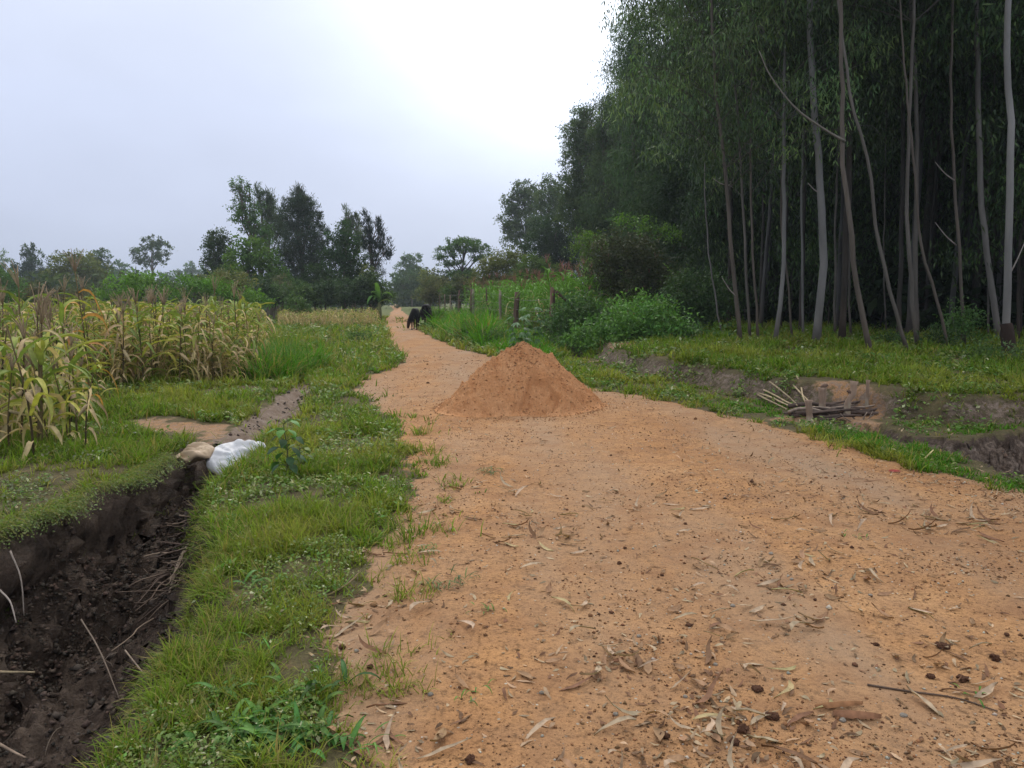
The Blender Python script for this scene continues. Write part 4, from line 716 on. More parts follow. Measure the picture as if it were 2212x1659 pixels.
# front trunks, each traced over its height: (pixel path from the foot up, distance, radius, tallness, label)
FRONT = [
 ([(1762, 757), (1768, 640), (1780, 560), (1775, 400), (1763, 290), (1755, 180), (1750, 60)], 21.0, .150, 21, 'thickest straight pale grey trunk of the wood front', 0),
 ([(1882, 787), (1870, 700), (1850, 600), (1838, 500), (1828, 400), (1822, 310)], 17.2, .098, 15, 'pale trunk leaning left, just right of the thickest one', 3),
 ([(1962, 780), (1945, 700), (1915, 600), (1895, 500), (1885, 400), (1862, 300), (1838, 230)], 17.8, .070, 14, 'thin trunk leaning strongly left with a kink near eye height', 1),
 ([(2181, 797), (2178, 700), (2180, 500), (2180, 300), (2182, 150), (2175, 0)], 16.5, .108, 20, 'straight pale trunk with burnt dark foot at the right edge', 0),
 ([(2160, 745), (2138, 600), (2120, 440), (2114, 300), (2110, 240)], 21.5, .120, 18, 'blotchy pale trunk leaning left beside the right edge trunk', 2),
 ([(2082, 755), (2070, 600), (2063, 400), (2059, 200), (2056, 60)], 20.5, .072, 18, 'slim straight trunk left of the blotchy one', 3),
 ([(1978, 755), (1978, 600), (1980, 430), (1982, 300), (1975, 100), (1965, 0)], 22.0, .110, 20, 'dark grey trunk rising high behind the kinked thin one', 1),
 ([(1599, 747), (1591, 650), (1580, 550), (1568, 400), (1556, 280), (1545, 200)], 21.5, .100, 17, 'leftmost trunk of the row with a scarred foot', 3),
 ([(1620, 746), (1614, 620), (1602, 400), (1592, 220), (1578, 140)], 22.5, .070, 17, 'second trunk from the left in the row', 1),
 ([(1638, 748), (1632, 620), (1626, 540), (1622, 400)], 22.2, .062, 15, 'third trunk from the left in the row', 3),
 ([(1674, 747), (1688, 640), (1694, 560), (1692, 420)], 22.0, .090, 16, 'pale trunk of the row tilting right', 0),
 ([(1712, 742), (1702, 600), (1692, 520), (1688, 420)], 23.5, .055, 15, 'thin brownish trunk left of the thickest one', 3),
 ([(1735, 738), (1733, 600), (1731, 500)], 24.5, .055, 15, 'thin pale trunk close to the thickest one', 0),
 ([(1802, 742), (1805, 660), (1806, 500)], 25.0, .065, 16, 'shadowed trunk just right of the thickest one', 1),
 ([(1838, 742), (1835, 690), (1834, 500)], 25.5, .060, 16, 'shadowed trunk between the thickest and the leaning one', 1),
 ([(1982, 775), (1972, 680), (1965, 560), (1960, 420)], 19.5, .085, 16, 'mossy grey trunk beside the kinked thin one', 1),
 ([(2050, 775), (2036, 690), (2010, 600), (1992, 540)], 18.8, .060, 12, 'slim trunk bending left above the low bushes', 3),
 ([(1560, 742), (1545, 640), (1530, 540), (1524, 440)], 25.0, .040, 11, 'slender curved sapling trunk left of the row', 2),
 ([(2135, 740), (2134, 600), (2130, 460)], 24.0, .050, 14, 'thin dim trunk between the slim and the blotchy one', 1),
 ([(1915, 742), (1912, 600), (1910, 450)], 27.0, .045, 14, 'thin dim trunk between the two leaning ones', 1)]
def front_tree(i, path, Y, r, Hh, lab, bk):
    r = r*(.70 if bk in (0, 2) else .60)
    rng = np.random.RandomState(300+i); pts = [P(a, b, Y) for a, b in path]; z0 = hz(pts[0][0], Y); base = pts[0].copy(); base[2] = z0-.05
    loc = [p-base for p in pts]; loc[0] = G_((0, 0, 0.)); d = loc[-1]-loc[-2]; d = d/max(d[2], .1); top = loc[-1]
    loc.append(top+G_((d[0]*.4, .03*rng.randn(), 1))*(Hh-top[2])*.55); loc.append(loc[-1]+G_((d[0]*.2, .04*rng.randn(), 1))*(Hh-top[2])*.45)
    for q in range(1, len(loc)): loc[q][1] += .05*rng.randn()
    e = empty('eucalyptus_tree', tuple(base)); tg, lg = euc_parts(rng, loc, r, 7.0+2*rng.rand() if i not in (7, 8, 9, 10) else 3.6, 50, 24, bark=BARKS[bk], col=(.062, .104, .034), spread=.20)
    if i == 1:     # the long bare side branch crossing the thickest trunk
        a = P(1826, 305, Y)-base; pth = spline([a, P(1790, 285, Y)-base, P(1720, 235, Y)-base, P(1665, 165, Y)-base, P(1640, 110, Y)-base], 14); V, Fs = tube(pth, np.linspace(.030, .010, 14), 7); tg.add(V, Fs, (.15, .135, .11))
    if i in (5, 3, 7, 0):
        for (a, b, c, d2) in {5: [(2066, 530, 2020, 480), (2062, 390, 2020, 350)], 3: [(2176, 600, 2215, 520)], 7: [(1575, 400, 1540, 385), (1590, 640, 1560, 600)], 0: [(1778, 420, 1745, 395)]}[i]:
            p1, p2 = P(a, b, Y)-base, P(c, d2, Y)-base; V, Fs = tube(spline([p1, (p1+p2)/2-G_((0, 0, .05)), p2], 6), np.linspace(.02, .008, 6), 6); tg.add(V, Fs, (.26, .23, .2))
    if i == 3:
        V, Fs = tube(spline([loc[0]-G_((0, 0, .1)), loc[0]*.6+loc[1]*.4, loc[1]*.95, loc[1]*1.02], 9), [.17, .15, .14, .125, .12, .115, .11, .10, .07], 11, jit=.35, rng=rng); tg.add(V, Fs, (.035, .022, .016))
    obj('trunk', tg, M_BARK, e, True); obj('crown', lg, M_EUC, e); tag(e, lab, 'eucalyptus', WOODG); return e
for i, a in enumerate(FRONT): front_tree(i, *a)
# the rest of the wood: five grown forms and three leafy young ones, placed again and again with new tilt and size
def wood_proto(i, H, r, zlo, nbr, per, blen, bk, col):
    rng = np.random.RandomState(400+i); path = [(0, 0, 0), (rng.randn()*.10, rng.randn()*.10, H*.3), (rng.randn()*.25, rng.randn()*.25, H*.65), (rng.randn()*.45, rng.randn()*.45, H)]
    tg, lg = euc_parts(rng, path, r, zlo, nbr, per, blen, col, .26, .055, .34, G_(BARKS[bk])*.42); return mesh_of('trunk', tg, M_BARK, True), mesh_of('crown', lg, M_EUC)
PR = [wood_proto(0, 19, .095, 5, 60, 15, (1.4, 3.2), 0, (.042, .080, .026)), wood_proto(1, 17, .07, 4, 56, 15, (1.2, 3), 1, (.036, .070, .023)), wood_proto(2, 21, .085, 6, 60, 15, (1.5, 3.4), 3, (.048, .084, .028)),
      wood_proto(3, 11, .045, 1.2, 60, 20, (1.0, 2.2), 3, (.046, .085, .025)), wood_proto(4, 8, .035, .8, 52, 20, (.9, 1.9), 1, (.055, .10, .028))]
WP = ['tall eucalyptus with a high hanging crown inside the wood', 'slim eucalyptus with a dark crown inside the wood', 'stout eucalyptus inside the wood', 'leafy young eucalyptus filling the wood from low down', 'small bushy young eucalyptus in the shade of the wood']
def fill_wood():
    rng = np.random.RandomState(55); placed = [(X(p[0][0], Y), Y) for p, Y, *_ in FRONT]; k = 0
    for t in range(9000):
        Y = 19.5+rng.rand()**1.25*75; xe = np.interp(Y, [18, 22, 30, 45, 75, 100], [12.5, 8.6, 8.6, 9.0, 8.2, 6]); x = xe+.6+rng.rand()**1.5*(24 if Y < 60 else 14)
        if x > .72*Y+5: continue
        md = 1.5 if Y < 40 else 2.3
        if any((x-a)**2+(Y-b)**2 < md*md for a, b in placed): continue
        placed.append((x, Y)); deep = x-xe
        v = rng.choice([0, 1, 2, 3, 4], p=[.24, .24, .16, .22, .14]) if (deep > 1.2 or Y > 30) else rng.choice([0, 1, 2])
        if Y > 45 and deep < 4: v = rng.choice([0, 2, 3])
        e = empty('eucalyptus_tree', (x, Y, hz(x, Y)-.05), rng.rand()*6.28); s = rng.uniform(.85, 1.15); e.scale = (s, s, s*rng.uniform(.9, 1.1)); e.rotation_euler = (rng.randn()*.018, rng.randn()*.018, rng.rand()*6.28)
        for nm, me in zip(('trunk', 'crown'), PR[v]): obj(nm, me, None, e)
        tag(e, WP[v], 'eucalyptus', WP[v].replace('eucalyptus', 'eucalypts')); k += 1
        if k >= 215: break
    # beyond them the wood reads as one mass
    g = Geo(); r2 = np.random.RandomState(56); lob = []
    for t in range(120):
        Y = r2.uniform(34, 112); xx = np.interp(Y, [30, 60, 112], [28, 22, 10])+r2.rand()*12+6; lob.append((xx, Y, 1.2+r2.rand()*15, 3, 3, 3))
    for t in range(60): lob.append((24+r2.rand()*9+(r2.rand()*4), r2.uniform(24, 40), 1+r2.rand()*14, 2.5, 2.5, 3))
    for t in range(70): q = r2.uniform(27, 60); lob.append((np.interp(q, [27, 60], [11, 13])+r2.rand()*13, q, .9+.8*r2.rand(), 1.6, 1.6, 1.0+.5*r2.rand()))
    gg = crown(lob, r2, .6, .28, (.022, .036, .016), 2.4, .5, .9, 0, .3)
    for l in lob:
        V, Fs = tube([(l[0], l[1], 0), (l[0]+.2, l[1], 10), (l[0], l[1], 18)], (.14, .1, .05), 6); gg.add(V, Fs, (.09, .08, .07))
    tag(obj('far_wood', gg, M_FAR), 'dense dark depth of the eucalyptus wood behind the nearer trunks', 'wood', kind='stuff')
fill_wood()

# ---------------------------------------------------------------- low scrub closing the foot of the trees
def belts():
    rng = np.random.RandomState(77)
    lab = ['low dark bush in the thicket under the grove', 'mid green bush in the thicket under the grove', 'dull olive bush in the thicket under the grove']; cs = [(.032, .06, .022), (.055, .10, .028), (.085, .095, .045)]
    px = 440
    while px < 830:
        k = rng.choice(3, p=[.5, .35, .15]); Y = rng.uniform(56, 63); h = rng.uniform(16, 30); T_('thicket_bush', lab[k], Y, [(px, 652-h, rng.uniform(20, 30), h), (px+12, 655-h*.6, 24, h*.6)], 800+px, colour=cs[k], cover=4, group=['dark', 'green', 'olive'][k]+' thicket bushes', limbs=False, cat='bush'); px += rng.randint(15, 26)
    px = 925
    while px < 1120:
        k = rng.choice(3, p=[.2, .4, .4]); Y = rng.uniform(74, 90); h = rng.uniform(16, 26); T_('thicket_bush', ['low dark bush right of the road in the distance', 'mid green bush right of the road in the distance', 'dull olive bush right of the road in the distance'][k], Y, [(px, 650-h, 22, h), (px+10, 652-h*.6, 22, h*.6)], 1500+px, colour=cs[k], cover=4, group=['dark', 'green', 'olive'][k]+' bushes right of the far road', limbs=False, cat='bush'); px += rng.randint(20, 30)
    lob = []
    for t in range(260):
        Y = rng.uniform(150, 340); u = rng.uniform(-.85, .72)
        if -.19 < u < -.135 and Y < 300: continue
        lob.append((u*Y, Y, rng.uniform(.5, 3.5), rng.uniform(3, 7), 5, rng.uniform(2.5, 5.5)))
    for t in range(90):
        Y = rng.uniform(85, 140); u = rng.uniform(-.85, -.33); lob.append((u*Y, Y, rng.uniform(.5, 1.8), rng.uniform(2, 5), 4, rng.uniform(1.5, 3.0)))
    tag(obj('distant_scrub', crown(lob, rng, .8, .45, (.055, .08, .035), 3.2, 0, 1.4), M_FAR), 'far belt of hazy scrub and trees along the horizon', 'scrub', kind='stuff')
belts()
# ---------------------------------------------------------------- maize
def maize(seed, H=1.75, dry=.6, tassel=True, green=False, nl=14, L0=.54, cob=True):
    """meshes of one maize plant: stalk, leaves, tassel, cob"""
    rng = np.random.RandomState(seed); lean = rng.randn(2)*.05; pth = spline([(0, 0, -.05), (lean[0]*.3, lean[1]*.3, H*.4), (lean[0]*H, lean[1]*H, H*.86)], 8)
    sc = (.16, .12, .055) if not green else (.085, .13, .03); sg = Geo(); V, Fs = tube(pth, np.linspace(.014, .006, 8), 6); T = G_(sc)*(.8+.4*vn(V[:, 2]*8, V[:, 0], 2))[:, None]
    if not green: T = T*(1-.6*(vn(V[:, 2]*3, V[:, 2]*0, seed % 9)[:, None] > .62))
    sg.add(V, Fs, T)
    az0 = rng.rand()*6.28; k = np.arange(nl); zf = .12+.80*(k+.3)/nl; zl = zf*H*.86; az = az0+k*math.pi+.35*rng.randn(nl)
    if rng.rand() < .5: az += .3
    dryk = (rng.rand(nl) < dry*(1.25-.6*zf)) if not green else (rng.rand(nl) < .25*(1-zf))
    Ln = L0*(.65+.5*np.sin(zf*math.pi*.9))*(.8+.4*rng.rand(nl)); Wd = (.054+.028*rng.rand(nl))*np.where(dryk, .72, 1.); drp = np.where(dryk, 2.2+4.5*rng.rand(nl), .8+2.8*rng.rand(nl))
    up = np.where(dryk, .35+.5*rng.rand(nl), .9+.8*rng.rand(nl)); d0 = np.stack([np.cos(az), np.sin(az), up], 1); sd = unit(np.stack([-np.sin(az), np.cos(az), .5*rng.randn(nl)*dryk], 1))
    p0 = G_([np.array((np.interp(z, pth[:, 2], pth[:, 0]), np.interp(z, pth[:, 2], pth[:, 1]), z)) for z in zl]); ns = 8
    prof = np.array((.5, .85, 1, 1, .95, .8, .6, .35, .05)); V, Fq = strips(p0, d0, sd, Ln, Wd, drp, ns, prof, .9*rng.randn(nl)*np.where(dryk, 1, .3), .12, rng)
    V = V.reshape(nl, ns+1, 2, 3); mid = V.mean(2, keepdims=True); mid[..., 2] -= (Wd*.28)[:, None, None]; V = np.concatenate([V[:, :, :1], mid, V[:, :, 1:]], 2)
    base = np.arange(nl)[:, None, None]*(ns+1)*3+np.arange(ns)[None, :, None]*3+np.arange(2)[None, None]; Fq = np.stack([base, base+1, base+4, base+3], -1).reshape(-1, 4)
    gr = G_((.12, .24, .035)) if green else G_((.16, .215, .05)); yl = G_((.38, .36, .08)); tn = G_((.48, .37, .20)); br = G_((.26, .155, .085))
    C = np.zeros((nl, ns+1, 3, 3)); s = np.linspace(0, 1, ns+1)[None, :, None]
    kind = rng.rand(nl)
    for i in range(nl):
        if dryk[i]: a, b = (tn, tn) if kind[i] < .55 else ((tn, br) if kind[i] < .8 else (yl*.9, tn))
        else: a, b = (gr, gr*1.2) if (kind[i] < .55 or green) else ((gr, yl) if kind[i] < .85 else (yl, yl*1.1))
        C[i] = (a*(1-s[0])[..., None]+b*s[0][..., None])*(.75+.5*rng.rand())
    C[:, :, 1] *= 1.18; lg = Geo().add(V.reshape(-1, 3), Fq, C.reshape(-1, 3))
    out = [('stalk', sg, M_WOOD), ('leaves', lg, M_MAIZE)]
    if tassel:
        tg = Geo(); top = pth[-1]
        for _ in range(9):
            a = rng.rand()*6.28; sp_ = rng.uniform(.1, .75); h = rng.uniform(.16, .30); e = top+G_((math.cos(a)*sp_*h, math.sin(a)*sp_*h, h)); V, Fs = tube(spline([top-G_((0, 0, .02)), (top+e)/2+G_((0, 0, .03)), e], 5), np.linspace(.006, .0035, 5), 4); tg.add(V, Fs, (.40, .19, .15) if green else (.36, .27, .17))
        out.append(('tassel', tg, M_WOOD))
    if cob:
        c0 = G_((np.interp(H*.45, pth[:, 2], pth[:, 0]), np.interp(H*.45, pth[:, 2], pth[:, 1]), H*.45)); a = rng.rand()*6.28; dd = G_((math.cos(a)*.5, math.sin(a)*.5, .7 if green else -.2-.5*rng.rand())); dd = dd/np.linalg.norm(dd)
        V, Fs = tube(spline([c0, c0+dd*.08, c0+dd*.16, c0+dd*.25], 7), (.012, .026, .03, .028, .022, .014, .006), 7); out.append(('cob', Geo().add(V, Fs, (.13, .19, .05) if green else (.44, .34, .20)), M_DRY))
    return out
M_MAIZE = leaf_mat('maize leaf', trans=.28, rough=.6, spec=.2, var=.22, scale=14)
def protos(n, s0, **k):
    o = []
    for i in range(n):
        parts = maize(s0+i, **{a: (b(i) if callable(b) else b) for a, b in k.items()}); o.append([(nm, mesh_of(nm, g, m), m, g) for nm, g, m in parts])
    return o
def put_maize(pr, x, y, rng, lab, grp, s=1., name='maize_plant', single=None, z=None):
    z = hz(x, y) if z is None else z
    if single is not None:
        o = bpy.data.objects.new(name, single); COL.objects.link(o)
    else:
        o = empty(name)
        for nm, me, m, g in pr: obj(nm, me, None, o)
    o.location = (x, y, z-.01); o.rotation_euler = (rng.randn()*.05, rng.randn()*.05, rng.rand()*6.28); q = s*rng.uniform(.82, 1.18); o.scale = (q, q, q*rng.uniform(.86, 1.16)); return tag(o, lab, 'maize plant', grp)
def merged(pr, name='maize_plant'):      # one mesh for plants too small in the picture to show their parts
    me = bpy.data.meshes.new(name); import bmesh; bm = bmesh.new()
    for nm, m_, mt, g in pr:
        k = len(me.materials); me.materials.append(mt); f0 = len(bm.faces); bm.from_mesh(m_); bm.faces.ensure_lookup_table()
        for f in bm.faces[f0:]: f.material_index = k
    bm.to_mesh(me); bm.free(); return me
DRYP = [('browned', 6, 500, dict(dry=.95, H=lambda i: 1.25+.09*i, tassel=lambda i: i == 2)), ('half yellowed', 5, 520, dict(dry=.68, H=lambda i: 1.3+.1*i)), ('still greenish', 4, 540, dict(dry=.35, H=lambda i: 1.4+.1*i, cob=lambda i: i % 2 == 0))]
def maize_fields():
    rng = np.random.RandomState(61); PRS = [(nm, protos(n, s, **{'tassel': lambda i: i % 3 == 0, **k})) for nm, n, s, k in DRYP]; MG = [(nm, [merged(p) for p in ps]) for nm, ps in PRS]
    pts = []
    for r_ in np.arange(11.9, 32, .50):
        for u in np.arange(-.86, -.30, .25/max(r_, 1)):
            y = r_+.12*rng.randn(); x = u*r_+.12*rng.randn()
            xe = -.315*y-.9*rng.rand()**2 if y > 15.5 else np.interp(y, [11.5, 13, 14.2, 15.5], [-.66*11.5, -.60*13, -.42*14.2, -.33*15.5])
            if x > xe or x < -.86*y: continue
            # the grassy bay in front of the field
            pts.append((x, y))
    pts = sorted(pts, key=lambda p: p[1]+.1*abs(p[0]+.45*p[1])); n = 0; far = []
    for x, y in pts:
        if rng.rand() < .12: continue
        w_ = rng.choice([0, 1, 2], p=[.40, .38, .22]); vis = x > -.68*y
        if n < 228 and vis:
            nm, ps = PRS[w_]; i = rng.randint(len(ps)); row = 'front' if y < 16.5 else ('middle' if y < 20 else 'back')
            lab = f'{nm} maize plant in the {row} rows of the withering field left of the ditch'
            put_maize(ps[i], x, y, rng, lab, f'{nm} maize in the {row} rows', single=None if y < 17.5 else MG[w_][1][i]); n += 1
        else: far.append((x, y, w_))
    SPR = [protos(3, 580, dry=.9, nl=8, L0=.55, H=lambda i: 1.3+.2*i, tassel=lambda i: i == 1), protos(3, 585, dry=.55, nl=9, L0=.58, H=lambda i: 1.2+.2*i), protos(3, 590, dry=.3, nl=9, L0=.6, H=1.3)]
    extra = [(rng.uniform(-60, 175), rng.uniform(850, 985), rng.uniform(.8, 1.05), rng.choice([0, 1, 2], p=[.25, .40, .35])) for _ in range(34)]
    for i, (a, b, s, w_) in enumerate(extra+[(20, 985, .85, 0), (75, 1000, .9, 0), (120, 935, .9, 2), (150, 960, .8, 1), (185, 985, .72, 0), (45, 930, .95, 1), (5, 900, 1, 0), (90, 900, .9, 0), (215, 880, .62, 1), (190, 915, .7, 0), (60, 880, 1, 1), (-30, 960, 1, 0), (130, 885, .95, 0), (160, 890, .85, 1)]):
        x, y = G(a, b); nm, ps = PRS[w_]; ps = SPR[w_]; put_maize(ps[i % len(ps)], x, y, rng, f'{nm} maize plant among the scattered ones nearest the ditch', f'{nm} maize scattered near the ditch', s)
    # the tall orange brown stalk that stands above the rest
    parts = maize(777, H=2.25, dry=1., nl=9, L0=.62); e = empty('maize_plant')
    for nm, g, m in parts:
        if nm == 'leaves': g.T = [np.clip(t*G_((1.0, .68, .42)), 0, 1) for t in g.T]
        obj(nm, g, m, e)
    x, y = G(182, 905); y = 10.4; x = X(182, y); e.location = (x, y, hz(x, y)); e.scale = (.95, .95, 1.0); tag(e, 'tallest maize stalk, orange brown, rising above the left field', 'maize plant')
    # the field behind, and the low dry one beyond: beyond counting
    g = Geo(); allp = [(nm, gg) for _, ps in PRS for p in ps for nm, me, m, gg in p if nm == 'leaves']
    sets = [[gg for nm, me, m, gg in p if nm == 'leaves'][0] for _, ps in PRS for p in ps]
    def stamp(x, y, w_, s):
        k = [0, 6, 11][w_]+rng.randint([6, 5, 4][w_]); q = sets[k]; a = rng.rand()*6.28; V = np.concatenate(q.V)*s; ca, sa = math.cos(a), math.sin(a)
        V = np.stack([V[:, 0]*ca-V[:, 1]*sa+x, V[:, 0]*sa+V[:, 1]*ca+y, V[:, 2]], 1); V[:, 2] += hz0(x, y); g.add(V, q.F[4][0], np.concatenate(q.T)*rng.uniform(.8, 1.15))
    hz0 = lambda x, y: float(np.interp(y, [0, 100], [0, 0]))
    for x, y, w_ in far[:1500]: stamp(x, y, w_, rng.uniform(.85, 1.15))
    for _ in range(330):
        y = rng.uniform(14.6, 21); x = rng.uniform(-.72, -.345)*y; stamp(x, y, rng.choice([0, 1, 2], p=[.5, .35, .15]), rng.uniform(.55, .8))
    for _ in range(420):
        y = rng.uniform(32, 46); x = rng.uniform(-.70, -.36)*y; stamp(x, y, rng.choice([0, 1, 2], p=[.35, .4, .25]), rng.uniform(.8, 1.0))
    for _ in range(480):
        y = rng.uniform(44, 66); x = X(rng.uniform(600, 815), y); stamp(x, y, rng.choice([0, 1], p=[.6, .4]), rng.uniform(.55, .85))
    tag(obj('maize_field', g, M_MAIZE), 'mass of withering maize stretching back behind the nearer rows', 'maize field', kind='stuff')
    # green tasselled maize behind the wire fence
    GP = protos(6, 560, green=True, dry=0., H=lambda i: 2.1+.1*i, nl=13, L0=.80); GM = [merged(p) for p in GP]; pts = []
    for r_ in np.arange(30.8, 58, .8):
        for dx in np.arange(.5, 7.5+.02*r_, .52):
            x = .195*(36.8-r_)+.2+dx+.1*rng.randn(); y = r_+.12*rng.randn()
            if x > 6.2 and y < 45: continue
            if y > 36 and dx > 3.5: continue
            pts.append((x, y))
    pts = sorted(pts, key=lambda p: p[1])[:330]; gs = Geo(); gsets = [[gg for nm, me, m, gg in p if nm == 'leaves'][0] for p in GP]; tsets = [[gg for nm, me, m, gg in p if nm == 'tassel'][0] for p in GP]
    for j, (x, y) in enumerate(pts):
        if j >= 22:
            i = rng.randint(6); a = rng.rand()*6.28; s = rng.uniform(.9, 1.12)*(1+.12*np.exp(-((x-2.9)/1.2)**2)); ca, sa = math.cos(a), math.sin(a); z0 = .27+.17*float(ss(12, 36, y))
            for q in (gsets[i], tsets[i]):
                V = np.concatenate(q.V)*s; V = np.stack([V[:, 0]*ca-V[:, 1]*sa+x, V[:, 0]*sa+V[:, 1]*ca+y, V[:, 2]+z0], 1); off = 0
                T_a = np.concatenate(q.T)*rng.uniform(.85, 1.15); gs.add(V, [np.concatenate(f) for f in q.F.values()], T_a)
            continue
        i = j % 6; put_maize(GP[i], x, y, rng, 'lush green maize plant with pinkish tassel behind the wire fence', 'green maize behind the fence', 1.0+.12*np.exp(-((x-2.9)/1.2)**2), single=GM[i] if j > 10 else None)
    tag(obj('green_maize_field', gs, M_MAIZE), 'mass of lush green tasselled maize behind the wire fence', 'maize field', kind='stuff')
maize_fields()
# ---------------------------------------------------------------- tall grass tufts and banana plants
def strap_plant(name, label, cat, x, y, seed, n, L_, W_, col, droop=1.4, up=(.8, 2.2), group=None, parent_stem=None, scale=1, spread=.05, part='leaves', m=None, z=None):
    rng = np.random.RandomState(seed); az = rng.rand(n)*6.28; d0 = np.stack([np.cos(az), np.sin(az), rng.uniform(*up, n)], 1); sd = np.stack([-np.sin(az), np.cos(az), 0*az], 1)
    p0 = rng.randn(n, 3)*spread*G_((1, 1, .2)); p0[:, 2] = np.abs(p0[:, 2]) if parent_stem is None else parent_stem+rng.rand(n)*.25*parent_stem
    V, Fq = strips(p0, d0, sd, L_*rng.uniform(.6, 1.15, n), W_*rng.uniform(.8, 1.2, n), droop*rng.uniform(.6, 1.4, n), 7, np.array((.25, .7, 1, 1, .9, .7, .4, .03)))
    V = V.reshape(n, 8, 2, 3); mid = V.mean(2, keepdims=True); mid[..., 2] -= W_*.2; V = np.concatenate([V[:, :, :1], mid, V[:, :, 1:]], 2); b = np.arange(n)[:, None, None]*24+np.arange(7)[None, :, None]*3+np.arange(2)[None, None]
    Fq = np.stack([b, b+1, b+4, b+3], -1).reshape(-1, 4); c = np.repeat(hcol(col, n, rng, .3, .2), 24, 0).reshape(n, 8, 3, 3).copy(); c[:, :, 1] *= 1.25
    e = empty(name, (x, y, hz(x, y) if z is None else z)); obj(part, Geo().add(V.reshape(-1, 3), Fq, c.reshape(-1, 3)), m or M_LEAF, e, True); e.scale = (scale,)*3; tag(e, label, cat, group)
    if parent_stem is not None:
        V, Fs = tube([(0, 0, -.1), (.02, 0, parent_stem*.6), (0, 0, parent_stem*1.1)], [L_*.10, L_*.085, L_*.06], 9); obj('stem', Geo().add(V, Fs, (.16, .17, .07)), M_WOOD, e)
    return e
BG = 'banana plants in front of the grove'
for i, (px, Y, L_, st, lab) in enumerate([(668, 58, 1.5, .9, 'small banana plant left under the big dark casuarina'), (722, 60, 1.5, 1.0, 'banana plant with upright leaves under the conical tree'), (819, 57, 1.7, 1.3, 'large bright banana plant beside the road left of the cows'), (800, 61, 1.6, 1.4, 'ragged banana plant half hidden behind the large bright one')]):
    strap_plant('banana_plant', lab, 'banana plant', X(px, Y), Y, 600+i, 12, L_*1.0, .34, (.12, .235, .05), 2.4, (1.0, 6), BG, st)
rng = np.random.RandomState(71)
for i, (px, py, lab) in enumerate([(590, 800, 'dense tuft of tall green grass at the right corner of the maize field'), (612, 812, 'tall grass tuft hanging over the silted channel'), (575, 785, 'tall grass tuft close to the last maize plants'), (625, 795, 'dark tall grass tuft shading the channel')]):
    x, y = G(px, py); strap_plant('tall_grass', lab, 'grass tuft', x, y, 620+i, 150, .85, .012, (.075, .17, .025), 1.3, (1.2, 4.5), 'tall grass tufts by the channel', spread=.22)
for i, (px, py) in enumerate([(1000, 706), (1030, 712), (1055, 716), (1085, 722), (1020, 698), (1050, 700), (1080, 705), (1110, 728), (980, 696), (1140, 722), (1115, 712), (995, 690), (965, 690)]):
    x, y = G(px, py, .15); strap_plant('tall_grass', 'arching bright green tall grass tuft below the wire fence', 'grass tuft', x, y, 640+i, 130, 1.05 if px < 1075 else .5, .022, (.095, .225, .025), 1.5, (1.0, 4.0), 'tall grass tufts below the fence', spread=.40)
# broad leaved grasses at the bottom left verge
for i, (px, py, n, L_, c) in enumerate([(700, 1500, 9, .20, (.06, .13, .03)), (520, 1600, 22, .15, (.075, .17, .03)), (590, 1620, 24, .15, (.08, .19, .03)), (650, 1600, 18, .16, (.065, .16, .03)), (470, 1625, 18, .14, (.08, .17, .03)), (620, 1560, 16, .13, (.09, .20, .035)), (555, 1570, 18, .13, (.08, .18, .03)), (690, 1630, 16, .14, (.07, .17, .03)),
        (430, 1590, 14, .13, (.09, .17, .04)), (660, 1535, 12, .12, (.09, .18, .035)), (500, 1530, 14, .12, (.09, .19, .035)), (590, 1500, 13, .12, (.08, .17, .03)), (480, 1250, 10, .20, (.10, .20, .05)), (540, 1280, 10, .15, (.09, .19, .04)), (840, 985, 36, .18, (.06, .12, .03)), (560, 1420, 13, .12, (.09, .2, .035)), (740, 1290, 13, .11, (.09, .19, .03)), (800, 1190, 12, .11, (.09, .2, .03)), (700, 1180, 12, .11, (.09, .2, .03)), (640, 1350, 13, .11, (.1, .2, .03)),
        (950, 1290, 26, .10, (.08, .12, .04)), (1000, 1275, 14, .09, (.1, .14, .05)), (920, 1215, 26, .09, (.1, .17, .04)), (1060, 1035, 30, .13, (.07, .12, .035)), (1040, 1345, 10, .06, (.1, .17, .04)), (1010, 1540, 9, .07, (.1, .18, .03)), (800, 1640, 10, .12, (.08, .18, .03)), (1835, 1180, 8, .05, (.1, .2, .03)), (2110, 1545, 8, .04, (.1, .22, .03))]):
    x, y = G(px, py, -.03 if px > 500 else -.08); thin = i >= 14
    where = 'in the leafy patch at the bottom of the verge' if py > 1480 and px < 700 else ('on the middle part of the left verge' if px < 830 else 'sprouting through the sandy road')
    strap_plant('grass_clump', ('dark broad bladed grass shoot standing at the road edge' if i == 0 else ('small thin grass clump ' if thin else 'broad leaved grass clump ')+where), 'grass clump', x, y, 660+i, n, L_, .022 if not thin else .007, c, 1.5, (.25, 1.6), None if i == 0 else ('thin' if thin else 'broad')+' grass clumps '+where, spread=.045)
